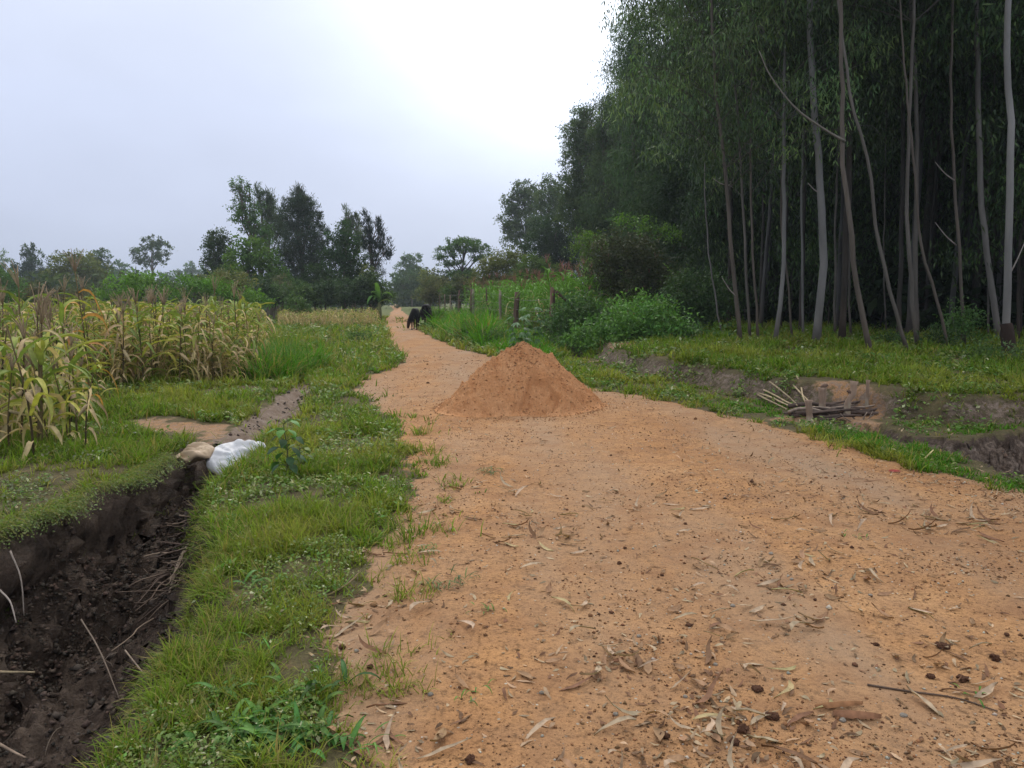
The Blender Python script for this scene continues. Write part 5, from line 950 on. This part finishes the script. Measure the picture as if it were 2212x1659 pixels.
# leafy seedling with dark drooping leaves at the ditch edge beside the sack
def leafy_stem(name, label, cat, x, y, seed, H, n, Lf, Wf, cols, z=None, lobes=0, group=None):
    rng = np.random.RandomState(seed); e = empty(name, (x, y, hz(x, y)-.02 if z is None else z)); pth = spline([(0, 0, 0), (.04*H, 0, H*.5), (-.03*H, .02, H)], 8); V, Fs = tube(pth, np.linspace(.010, .004, 8), 6); sg = Geo().add(V, Fs, (.11, .12, .05)); lg = Geo()
    for k in range(n):
        f = .25+.75*k/n; s = pth[min(7, int(f*7.9))]; az = k*2.4+rng.rand(); pl = Lf*rng.uniform(.5, .9); q = s+G_((math.cos(az)*pl, math.sin(az)*pl, pl*.4)); V, Fs = tube([s, (s+q)/2+G_((0, 0, .01)), q], .003, 4); sg.add(V, Fs, (.11, .15, .05))
        c = G_(cols[0] if f > .72 else cols[1])*rng.uniform(.8, 1.2)
        for m_ in range(max(1, lobes)):
            da = (m_-(lobes-1)/2)*.62 if lobes else 0; d = G_((math.cos(az+da), math.sin(az+da), -.25-.5*rng.rand()*(f < .7))); nn = max(1, 1); L_ = Lf*(1-.25*abs(da))*rng.uniform(.85, 1.1)
            V, Fq = strips(q[None], d[None], unit(G_([[-math.sin(az+da), math.cos(az+da), .2*rng.randn()]])), G_([L_]), G_([Wf]), G_([.8]), 6, np.array((.35, .9, 1, .85, .6, .3, .02))); lg.add(V, Fq, c)
    obj('stem', sg, M_WOOD, e); obj('leaves', lg, M_LEAF, e); return tag(e, label, cat, group)
x, y = G(618, 1040, 0); leafy_stem('leafy_weed', 'upright leafy weed with bright top and dark hanging leaves beside the white sack', 'weed plant', x, y, 700, .52, 24, .11, .075, ((.10, .24, .05), (.035, .085, .03)))
x, y = G(648, 1020, 0); leafy_stem('leafy_weed', 'shorter yellowish weed right behind the dark leaved one', 'weed plant', x, y, 701, .25, 14, .08, .06, ((.14, .19, .05), (.10, .15, .04)))
for i, (px, py, Y, s) in enumerate([(1120, 790, 22.5, 1.0), (1150, 770, 23.5, 1.3)]):
    leafy_stem('palmate_plant', ['palmate leaved plant with grey green star leaves just behind the sand pile', 'taller palmate leaved plant with pale leaves among the tall grass'][i], 'castor plant', X(px, Y), Y, 705+i, 1.0*s, 16, .30, .10, ((.14, .24, .12), (.08, .16, .06)), lobes=5)
# ---------------------------------------------------------------- wire fence on the right
def fence():
    rng = np.random.RandomState(81); M = M_WOOD; tops = []
    spots = [(1197, 29.7, 1.95, .11), (1116, 36.8, 1.95, .13), (1081, 41.3, 1.8, .075), (1052, 46, 1.85, .05), (1023, 50.5, 1.9, .09), (1016, 51.3, 1.9, .07), (993, 58, 1.9, .07), (988, 60, 1.7, .05), (972, 66, 1.6, .05), (962, 71, 1.7, .06), (950, 78, 1.7, .05)]
    tone = [(.12, .075, .055), (.13, .085, .06), (.30, .25, .19), (.16, .11, .08), (.26, .22, .17), (.17, .11, .08), (.13, .08, .06), (.2, .15, .11), (.34, .27, .2), (.2, .15, .11), (.2, .15, .11)]
    f = empty('wire_fence', (X(1197, 29.7), 29.7, hz(X(1197, 29.7), 29.7))); o0 = np.array(f.location)
    for i, (px, Y, H, r) in enumerate(spots):
        x = X(px, Y); z = hz(x, Y)-.1; a = rng.randn()*.03; pts = [(x, Y, z), (x+a, Y, z+H*.5), (x+a*1.6+(.10 if i == 1 else 0), Y, z+H+.1)]
        V, Fs = tube(spline([np.array(q)-o0 for q in pts], 6), np.linspace(r*1.05, r*.9, 6), 9, jit=.18, rng=rng); o = obj('post', Geo().add(V, Fs, tone[i]), M, f, True)
        if i in (0, 4): o['label'] = ['thick dark corner post', 'pale split post'][i > 0]
        tops.append(G_((x+a, Y, z+.1)))
    x = X(1187, 29.2); V, Fs = tube([G_((X(1186, 29.4), 29.1, hz(x, 29)-.1))-o0, G_((X(1193, 29.6), 29.6, 2.05))-o0], [.07, .06], 9, jit=.15, rng=rng); o = obj('brace', Geo().add(V, Fs, (.15, .09, .06)), M, f, True); o['label'] = 'upright prop leaning on the corner post'
    V, Fs = tube([P(1202, 630, 29.6)-o0, P(1222, 648, 29.9)-o0, P(1250, 676, 30.2)-o0], [.06, .055, .05], 9, jit=.15, rng=rng); o = obj('brace', Geo().add(V, Fs, (.11, .075, .055)), M, f, True); o['label'] = 'diagonal prop running down to the right'
    order = [0, 1, 2, 3, 4, 6, 8, 9, 10]
    for h in (.35, .75, 1.15, 1.6):
        g = Geo()
        for a, b in zip(order[:-1], order[1:]):
            p, q = tops[a]+G_((0, -.08, h)), tops[b]+G_((0, -.08, h)); m = (p+q)/2-G_((0, 0, .06)); V, Fs = tube(spline([p-o0, m-o0, q-o0], 8), .006, 4, cap=False); g.add(V, Fs, (.32, .30, .27))
        obj('wire', g, M, f)
    tag(f, 'barbed wire fence with rough wooden posts in front of green maize', 'fence')
fence()
# ---------------------------------------------------------------- cows
m, t = mat('cow hide'); co = nd(t, 'ShaderNodeTexCoord').outputs['Object']; c = nd(t, 'ShaderNodeAttribute', attribute_name='tint').outputs['Color']
c = mixc(t, 1, c, rampn(t, noise(t, 12, 4, .6, co), [(.3, gray(.7)), (.7, gray(1.3))]), 'MULTIPLY')
nd(t, 'ShaderNodeOutputMaterial', {'Surface': nd(t, 'ShaderNodeBsdfPrincipled', {'Base Color': c, 'Roughness': .7, 'Specular IOR Level': .12}).outputs[0]}); M_COW = m
def ellipse_loft(path, rx, rz, n=18):      # body sections: half width rx, half height rz, path along the spine
    path = np.asarray(path, float); k = len(path); d = unit(np.gradient(path, axis=0)); s = unit(np.cross(d, G_((0, 0, 1.)))+G_((1e-6, 0, 0))); u = np.cross(s, d); a = np.arange(n)/n*2*math.pi
    V = path[:, None]+np.cos(a)[None, :, None]*s[:, None]*np.asarray(rx)[:, None, None]+np.sin(a)[None, :, None]*u[:, None]*np.asarray(rz)[:, None, None]; i, j = np.meshgrid(np.arange(k-1), np.arange(n), indexing='ij'); j2 = (j+1) % n
    return V.reshape(-1, 3), [np.stack([i*n+j, i*n+j2, (i+1)*n+j2, (i+1)*n+j], -1).reshape(-1, 4), np.arange(n)[None, ::-1], (np.arange(n)+(k-1)*n)[None]]
def cow(label, x, y, rz, graze, s, head_side=.0):
    """local: nose towards +Y. One remeshed body; ears, horns, tail and hooves are its parts"""
    g = Geo(); D = 1.0
    V, F_ = ellipse_loft(spline([(0, -.78, .98), (0, -.70, 1.0), (0, -.45, .98), (0, 0, .93), (0, .38, .95), (0, .62, .98), (0, .74, .98)], 16), np.interp(np.linspace(0, 1, 16), [0, .06, .2, .5, .75, .93, 1], [.08, .17, .22, .26, .21, .15, .06]), np.interp(np.linspace(0, 1, 16), [0, .06, .2, .5, .75, .93, 1], [.10, .22, .28, .34, .33, .25, .10])); g.add(V, F_)
    if graze: nk = [(0, .55, 1.08), (head_side*.3, .82, .90), (head_side*.8, 1.0, .62), (head_side*1.1, 1.07, .48)]; hd = [(head_side*1.05, 1.05, .55), (head_side*1.2, 1.10, .38), (head_side*1.35, 1.13, .20), (head_side*1.4, 1.14, .09)]
    else: nk = [(0, .55, 1.08), (0, .80, 1.15), (0, .98, 1.16)]; hd = [(0, .94, 1.22), (0, 1.08, 1.16), (0, 1.25, 1.04), (0, 1.33, .98)]
    V, F_ = ellipse_loft(spline(nk, 10), np.linspace(.16, .10, 10), np.linspace(.24, .13, 10)); g.add(V, F_)
    V, F_ = ellipse_loft(spline(hd, 10), np.interp(np.linspace(0, 1, 10), [0, .2, .55, .85, 1], [.07, .115, .085, .075, .05]), np.interp(np.linspace(0, 1, 10), [0, .2, .55, .85, 1], [.08, .13, .10, .075, .05])); g.add(V, F_)
    st = .10
    for sx in (-1, 1):      # front legs: elbow, knee, fetlock; hind legs: stifle forward, hock back
        f = sx*st; V, F_ = tube(spline([(sx*.14, .48, .92), (sx*.15, .47, .66), (sx*.13, .50+f*.5, .40), (sx*.13, .49+f, .14), (sx*.13, .52+f, .0)], 14), np.interp(np.linspace(0, 1, 14), [0, .3, .52, .6, .82, 1], [.12, .085, .050, .052, .034, .050]), 10); g.add(V, F_)
        f = -sx*st; V, F_ = tube(spline([(sx*.15, -.55, .95), (sx*.17, -.46, .70), (sx*.14, -.62+f*.5, .44), (sx*.14, -.60+f, .16), (sx*.14, -.57+f, .0)], 14), np.interp(np.linspace(0, 1, 14), [0, .28, .5, .62, .84, 1], [.17, .125, .062, .050, .036, .052]), 10); g.add(V, F_)
    e = empty('cow', (x, y, hz(x, y)), rz); e.scale = (s,)*3
    b = obj('body', g, M_COW, e, True)
    rm = b.modifiers.new('r', 'REMESH'); rm.mode = 'VOXEL'; rm.voxel_size = .022; sm = b.modifiers.new('s', 'SMOOTH'); sm.iterations = 6; sm.factor = .6
    dg = bpy.context.evaluated_depsgraph_get(); me = bpy.data.meshes.new_from_object(b.evaluated_get(dg)); b.modifiers.clear(); b.data = me; me.materials.clear(); me.materials.append(M_COW)
    V = np.zeros(len(me.vertices)*3); me.vertices.foreach_get('co', V); V = V.reshape(-1, 3); c = np.tile((.007, .006, .006), (len(V), 1)); low = ss(.62, .3, V[:, 2])*(.6 if graze else .25); c = c*(1-low[:, None])+G_((.055, .022, .012))*low[:, None]
    if 'tint' in me.attributes: me.attributes.remove(me.attributes['tint'])
    at = me.attributes.new('tint', 'FLOAT_COLOR', 'POINT'); at.data.foreach_set('color', np.concatenate([c, np.ones((len(c), 1))], 1).astype(np.float32).ravel()); me.polygons.foreach_set('use_smooth', np.ones(len(me.polygons), bool))
    h0, h1 = np.array(hd[0]), np.array(hd[1]); ax = unit((h1-h0)[None])[0]; bk = h0+ax*.06
    for sx in (-1, 1):
        q = bk+G_((sx*.09, -.02, .0)); V, F_ = ellipse_loft(spline([q, q+G_((sx*.09, -.02, .04)), q+G_((sx*.17, -.01, .0))], 7), (.02, .035, .045, .045, .035, .02, .004), (.015, .02, .02, .018, .014, .01, .003), 10); obj('ear', Geo().add(V, F_, (.014, .011, .011)), M_COW, e, True)
        q = bk+G_((sx*.055, -.03, .05)); V, F_ = tube(spline([q, q+G_((sx*.05, -.02, .06)), q+G_((sx*.05, -.01, .13))], 6), np.linspace(.022, .006, 6), 7); obj('horn', Geo().add(V, F_, (.10, .085, .07)), M_COW, e, True)
        for yy, f in ((.52, sx*st), (-.57, -sx*st)):
            V, F_ = tube([(sx*.135, yy+f+.01, -.005), (sx*.135, yy+f, .05)], [.058, .046], 9); obj('hoof', Geo().add(V, F_, (.03, .02, .016)), M_COW, e, True)
    V, F_ = tube(spline([(0, -.77, 1.12), (0, -.86, 1.0), (.02, -.87, .7), (.02, -.85, .42), (.02, -.86, .28)], 12), np.interp(np.linspace(0, 1, 12), [0, .7, .85, 1], [.035, .018, .045, .01]), 7); obj('tail', Geo().add(V, F_, (.012, .010, .010)), M_COW, e, True)
    return tag(e, label, 'cow')
cow('black cow grazing with lowered head, facing us, nearer of the two', X(896, 43), 43, math.pi+.02, True, .90, .22)
cow('black cow standing behind the grazing one, to its right', X(921, 45.5), 45.5, .02, True, 1.06, .1)
# ---------------------------------------------------------------- utility pole with lines
Y0 = 165; x0 = X(882, Y0); e = empty('utility_pole', (x0, Y0, 0)); H = Z(613, Y0)
V, F_ = tube([(0, 0, -.2), (-.1, 0, H*.5), (-.15, 0, H)], [.17, .14, .11], 8); obj('pole', Geo().add(V, F_, (.42, .40, .37)), M_WOOD, e, True)
V, F_ = tube([(-.9, 0, H-.35), (.6, 0, H-.25)], .05, 5); obj('crossarm', Geo().add(V, F_, (.35, .33, .3)), M_WOOD, e)
for dz in (0, .35):
    V, F_ = tube(spline([(-.15, 0, H-.3-dz), (-4, 20, H-1.0-dz), (-9, 45, H-.2-dz)], 12), .03, 4); obj('wire', Geo().add(V, F_, (.3, .3, .3)), M_WOOD, e)
tag(e, 'thin pale utility pole beside the far end of the road', 'utility pole')
# ---------------------------------------------------------------- sacks at the head of the pit
m, t = mat('woven plastic'); co = nd(t, 'ShaderNodeTexCoord').outputs['Object']; c = nd(t, 'ShaderNodeAttribute', attribute_name='tint').outputs['Color']
st = noise(t, 5, 5, .65, co, .6); c = mixc(t, rampn(t, st, [(.52, gray(0)), (.8, gray(.65))]), c, (.36, .26, .15))
wv = nd(t, 'ShaderNodeTexWave', {'Vector': co, 'Scale': 60.0, 'Distortion': .3}); bb = nd(t, 'ShaderNodeBump', {'Height': nd(t, 'ShaderNodeMath', {0: wv.outputs['Fac'], 1: noise(t, 30, 3, .6, co)}, operation='ADD').outputs[0], 'Strength': .35, 'Distance': .006})
nd(t, 'ShaderNodeOutputMaterial', {'Surface': nd(t, 'ShaderNodeBsdfPrincipled', {'Base Color': c, 'Roughness': .5, 'Specular IOR Level': .35, 'Normal': bb.outputs[0]}).outputs[0]}); M_SACK = m
def sack(name, label, c, size, rz, col, seed, corner=(1, 0), tilt=(0, 0)):
    n, k = 90, 60; th, ph = np.meshgrid(np.linspace(0, math.pi, k), np.arange(n)/n*2*math.pi, indexing='ij'); r = np.random.RandomState(seed)
    sx, sy, sz = size; cx_, sx_ = np.cos(ph), np.sin(ph); pw = lambda v, p: np.sign(v)*np.abs(v)**p
    q = np.stack([pw(np.sin(th), .8)*pw(cx_, .75)*sx, pw(np.sin(th), .8)*pw(sx_, .85)*sy, pw(np.cos(th), .9)*sz], -1)
    u = q[..., 0]/sx; v = q[..., 1]/sy; pinch = 1-.62*ss(.35, 1.0, u)*(1-.3*np.abs(v)); q[..., 1] *= pinch; q[..., 2] *= 1-.75*ss(.4, 1.0, u)
    fan_ = np.sin(np.arctan2(v*sy, (1.15-u)*sx)*15+3*fbm(u*2, v*2, 2, seed))*ss(-.9, .5, u)*.030; q[..., 2] += fan_+(fbm(q[..., 0]*7+3, q[..., 1]*7, 4, seed)-.5)*.13
    q[..., 2] -= .20*ss(-.3, -1.0, v)*sz*2.0*(1-.3*u)          # slumps over the lip towards the camera
    q[..., 1] += (fbm(q[..., 0]*5, q[..., 2]*5+2, 3, seed+2)-.5)*.06
    i, j = np.meshgrid(np.arange(k-1), np.arange(n), indexing='ij'); j2 = (j+1) % n; e = empty(name, c, rz); e.rotation_euler = (tilt[0], tilt[1], rz)
    T = np.tile(G_(col), (q.reshape(-1, 3).shape[0], 1)); blue = ss(.25, .1, np.abs(u+.1).ravel())*ss(.6, .2, np.abs(v+.45).ravel())*.35*(vn(q[..., 0].ravel()*70, q[..., 1].ravel()*10, 4) > .5)
    if col[0] > .5: T = T*(1-blue[:, None])+G_((.35, .48, .66))*blue[:, None]
    obj('bag', Geo().add(q.reshape(-1, 3), np.stack([i*n+j, (i+1)*n+j, (i+1)*n+j2, i*n+j2], -1).reshape(-1, 4), T), M_SACK, e, True)
    g = Geo()
    for a in range(5):      # frayed tied mouth
        aa = (a-2)*.25; V, Fq = strips(G_([[sx*.92, aa*.06, -.01]]), G_([[1, aa, .3]]), G_([[0, 1, .4*r.randn()]]), G_([.11]), G_([.035]), G_([1.2]), 4, np.array((.6, .8, 1, .9, .5))); g.add(V, Fq, G_(col)*.85)
    obj('sack_mouth', g, M_SACK, e); return tag(e, label, 'sack')
p = P(515, 985, 8.05); sack('white_sack', 'white woven sack slumped over the head of the dark pit', (p[0]+.03, 8.0, -.05), (.33, .24, .085), .0, (.58, .58, .585), 5, tilt=(.55, 0))
p = P(455, 965, 8.3); sack('brown_sack', 'small faded brown sack tucked against the left end of the white sack', (p[0]-.02, 7.95, .0), (.19, .16, .06), 2.9, (.42, .31, .20), 9, tilt=(-.3, .15))
p = P(500, 1052, 7.0); sack('rag_bundle', 'dirty crumpled striped rag bundle in the pit below the white sack', (X(505, 7.15, 1050), 7.15, -.42), (.13, .12, .05), .5, (.36, .27, .20), 13, tilt=(.3, .2))
# ---------------------------------------------------------------- sticks and brushwood
def stick_geo(rng, p, q, r, col, bend=.05, n=8, k=6):
    p = np.array(p, float); q = np.array(q, float); L_ = np.linalg.norm(q-p); m1 = p+(q-p)*.33+rng.randn(3)*L_*bend; m2 = p+(q-p)*.66+rng.randn(3)*L_*bend
    V, F_ = tube(spline([p, m1, m2, q], k), np.linspace(r, r*.65, k), n, jit=.2, rng=rng); return Geo().add(V, F_, G_(col)*rng.uniform(.75, 1.25))
def brushwood():
    rng = np.random.RandomState(91)
    # crossing of bundled sticks over the right ditch
    Yc = 10.6; e = empty('brushwood_crossing', (X(1840, Yc), Yc, .05)); o = np.array(e.location)
    for k in range(72):
        px = rng.uniform(1700, 1800); L_ = rng.uniform(90, 150); Y1 = Yc+rng.uniform(-.35, .45); zz = Z(900, Yc)+rng.uniform(-.14, .12)
        a = G_((X(px, Y1), Y1, zz)); b = G_((X(min(px+L_, 1930), Y1), Y1+rng.uniform(-.15, .3), zz+rng.uniform(-.03, .09))); obj('stick', stick_geo(rng, a-o, b-o, rng.uniform(.012, .034), (.11, .08, .065) if k % 4 else (.28, .22, .17), .025), M_WOOD, e, True)
    for k in range(16):
        a = G_((X(rng.uniform(1750, 1900), Yc), Yc-.4+rng.rand()*.2, Z(rng.uniform(880, 905), Yc))); b = a+G_((rng.uniform(-.35, .35), rng.uniform(-.3, 0), -rng.uniform(.15, .4))); obj('stick', stick_geo(rng, a-o, b-o, .008, (.17, .13, .10), .05, 5), M_WOOD, e, True)
    tag(e, 'bundle of dark sticks laid as a small crossing over the right ditch', 'brushwood')
    for i, (px, pb, pt, r, Y1, lab, bent) in enumerate([(1776, 893, 840, .052, 10.9, 'stout stake with splintered flat top, second from the left in the ditch crossing', 0), (1829, 892, 827, .048, 10.8, 'crooked forked stake in the middle of the ditch crossing', .10), (1873, 880, 824, .026, 11.0, 'thin straight stake right of the crooked one', .01), (1902, 880, 846, .020, 11.3, 'shortest thin stake at the right end of the crossing', 0), (1750, 912, 868, .045, 10.4, 'low mossy stump at the left end of the crossing', -.02)]):
        Y1 = Y1-.25; a = P(px, pb, Y1)-G_((0, 0, .12)); b = P(px, pt, Y1)+G_((bent, 0, .02)); L_ = b[2]-a[2]; pts = [a, a+(b-a)*.45+G_((-bent*.3, 0, 0)), a+(b-a)*.7+G_((bent*.1, 0, 0)), b]; st = empty('wooden_stake', tuple(a))
        V, F_ = tube(spline([q-a for q in pts], 10), np.interp(np.linspace(0, 1, 10), [0, .5, .7, .9, 1], [r*1.1, r*.85, r*1.0, r*.85, r*1.15]), 10, jit=.25, rng=rng); c = np.tile((.34, .24, .17), (len(V), 1)); c[V[:, 2] < L_*.45] = (.40, .33, .24); obj('shaft', Geo().add(V, F_, c), M_WOOD, st, True)
        if i < 2:
            q = pts[2]-a if i == 1 else pts[3]-a; V, F_ = tube(spline([q+G_((0, 0, -.02)), q+G_((-.05 if i else .05, 0, .03)), q+G_((-.07 if i else .07, 0, .02))], 5), np.linspace(r*.7, r*.35, 5), 7, jit=.3, rng=rng); obj('knot', Geo().add(V, F_, (.14, .09, .065)), M_WOOD, st, True)
        tag(st, lab, 'stake', 'stakes of the ditch crossing')
    CG = 'pale canes lying in the right ditch'
    for i, (a, b, c, d, lab) in enumerate([(1640, 857, 1725, 885, 'lowest of the pale canes fanned out left of the crossing'), (1650, 852, 1735, 882, 'middle one of the pale canes fanned out left of the crossing'), (1662, 858, 1722, 876, 'short pale cane at the top of the fan left of the crossing'), (1694, 850, 1770, 900, 'longest pale cane, reaching the low mossy stump'), (1636, 868, 1700, 884, 'thin straw coloured cane nearest the grass strip'), (1720, 845, 1745, 880, 'thin cane propped upright left of the stout stake')]):
        p = P(a, b, 12.2); q = P(c, d, 10.7); p[2] = max(p[2], hz(p[0], p[1])+.03); q[2] = max(q[2], hz(q[0], q[1])+.04); tag(obj('cane', stick_geo(rng, p, q, .014, (.42, .33, .20), .01), M_WOOD, None, True), lab, 'cane', CG)
    # twig pile in the pit
    e = empty('twig_pile', (-2.35, 5.9, -.6)); o = np.array(e.location); q_ = lambda a, b, Y: P(a, b, Y)
    for k in range(64):
        t_ = rng.rand(); a0, b0 = 455-115*t_+rng.randn()*16, 1085+175*t_+rng.randn()*12; Y1 = 6.7-1.5*t_; p = q_(a0, b0, Y1); p[2] = max(hz(p[0], p[1])+.05, min(p[2], hz(p[0], p[1])+.16)); L_ = rng.uniform(.15, .55); az = rng.normal(-1.9, 1.5); d = G_((math.cos(az)*.55, math.sin(az), -.10+.3*rng.rand()))*L_
        w_ = p+d; w_[2] = max(w_[2], hz(w_[0], w_[1])+.01); obj('twig', stick_geo(rng, p-o, w_-o, rng.uniform(.0025, .008), [(.19, .135, .10), (.10, .07, .055), (.27, .20, .145)][k % 3], .05, 5), M_WOOD, e, True)
    tag(e, 'tangled heap of dry twigs lying down the slope of the dark pit', 'twigs')
    def lone(label, pts, r, col, Ys, lift=.02, name='stick', cat='stick'):
        w_ = [];
        for (a, b), Y1 in zip(pts, Ys): p = P(a, b, Y1); p[2] = max(p[2], hz(p[0], p[1])+lift*.4); w_.append(p)
        V, F_ = tube(spline(w_, 12), np.linspace(r, r*.6, 12), 7, jit=.2, rng=rng); tag(obj(name, Geo().add(V, F_, col), M_WOOD, None, True), label, cat)
    lone('thick pale branch leaning down the pit slope from the sack', [(468, 1088), (440, 1150), (412, 1210)], .019, (.34, .26, .18), (6.75, 6.3, 5.9))
    lone('long grey bent branch lying over the twig heap', [(410, 1170), (385, 1215), (365, 1285)], .013, (.30, .23, .17), (6.1, 5.8, 5.4))
    lone('dark upright stick standing in the twig heap', [(402, 1105), (400, 1170), (398, 1200)], .012, (.06, .045, .04), (6.2, 6.15, 6.1))
    lone('short pale stick poking out of the bank grass over the pit', [(452, 1253), (500, 1257), (528, 1262)], .010, (.45, .38, .28), (4.6, 4.6, 4.6))
    lone('thin forked twig rising in the middle of the pit', [(175, 1338), (215, 1405), (258, 1510)], .005, (.22, .17, .13), (4.7, 4.5, 4.25))
    lone('thin straight twig right of the forked one in the pit', [(270, 1405), (310, 1455), (345, 1500)], .005, (.26, .2, .15), (4.3, 4.1, 4.0))
    lone('pale root hanging against the dark left pit wall', [(22, 1190), (45, 1250), (52, 1330)], .006, (.30, .25, .21), (5.0, 4.95, 4.9))
    lone('second pale root close to the left picture edge in the pit', [(0, 1275), (22, 1300), (35, 1345)], .006, (.34, .29, .25), (4.7, 4.65, 4.6))
    lone('pale stalk lying on mud at the bottom left edge', [(-10, 1451), (35, 1452), (75, 1452)], .009, (.33, .26, .16), (4.5, 4.5, 4.5))
    lone('tan stick in the very bottom left corner of the pit', [(-5, 1605), (25, 1622), (55, 1637)], .009, (.36, .27, .2), (4.1, 4.05, 4.0))
    lone('long thin dark twig lying curved on the road in the lower right', [(1870, 1548), (1960, 1562), (2060, 1580), (2150, 1608)], .0045, (.13, .09, .065), (2.98, 2.93, 2.88, 2.78), .012)
    lone('yellow snapped twig standing at the right grass strip', [(1990, 1003), (2003, 985), (2016, 972)], .010, (.50, .42, .20), (7.5, 7.55, 7.6))
    for a, b, az, L_, W_, c, lab in ((1760, 1530, .05, .20, .030, (.26, .125, .06), 'brown curled bark strip on the road in the lower right'), (1800, 1545, -.25, .17, .042, (.20, .10, .055), 'wide dark bark strip at the end of the curved twig')):
        x, y = G(a, b, .04); V, Fq = strips(G_([[x, y, hz(x, y)+.012]]), G_([[math.cos(az), math.sin(az), .12]]), G_([[-math.sin(az), math.cos(az), .25]]), G_([L_]), G_([W_]), G_([.35]), 9, np.array((.3, .7, .9, 1, .85, .95, .8, .6, .45, .1)), G_([.3])); V = V.reshape(10, 2, 3); m_ = V.mean(1, keepdims=True); m_[..., 2] += W_*.35; V = np.concatenate([V[:, :1], m_, V[:, 1:]], 1).reshape(-1, 3)
        F_ = np.array([[q*3+k, q*3+k+1, q*3+k+4, q*3+k+3] for q in range(9) for k in (0, 1)]); tag(obj('bark_strip', Geo().add(V, F_, c), M_DRY, None, True), lab, 'bark')
    for i in range(34):
        a, b = rng.uniform(0, 420), rng.uniform(1330, 1650)
        if a > 420-.45*(b-1250): continue
        x, y = G(a, b, -.95); d = rng.rand()*6.28; L_ = rng.uniform(.08, .3); p = (x, y, hz(x, y)+.012); q = (x+math.cos(d)*L_, y+math.sin(d)*L_, hz(x+math.cos(d)*L_, y+math.sin(d)*L_)+.02); tag(obj('twig', stick_geo(rng, p, q, rng.uniform(.0015, .004), (.20, .155, .12), .08, 5), M_WOOD, None, True), 'small dry twig scattered on the mud of the dark pit', 'twig', 'small twigs on the pit mud')
    x, y = G(1935, 1020, .02); tag(obj('red_scrap', Geo().add(*strips(G_([[x-.06, y, hz(x, y)+.012]]), G_([[1, .1, .12]]), G_([[0, 1., .2]]), G_([.11]), G_([.06]), G_([.3]), 5, np.array((.5, .9, 1, .8, .9, .4))), (.30, .06, .05)), M_DRY), 'crumpled dull red scrap on the right side of the road', 'scrap')
brushwood()
# ---------------------------------------------------------------- haze
def haze():
    g = Geo(); a, b, c0, c1, z0, z1 = -520, 560, -8, 430, -3, 30
    V = [(x, y, z) for z in (z0, z1) for x, y in ((a, c0), (b, c0), (b, c1), (a, c1))]; g.add(V, [np.array([(3, 2, 1, 0), (4, 5, 6, 7), (0, 1, 5, 4), (1, 2, 6, 5), (2, 3, 7, 6), (3, 0, 4, 7)])])
    m, t = mat('haze'); v = nd(t, 'ShaderNodeVolumePrincipled', {'Color': (.80, .88, 1, 1), 'Density': HAZE, 'Anisotropy': .3}); nd(t, 'ShaderNodeOutputMaterial', {'Volume': v.outputs[0]})
    tag(obj('haze', g, m), 'pale bluish air over the fields', kind='stuff')
HAZE = .0005
haze()
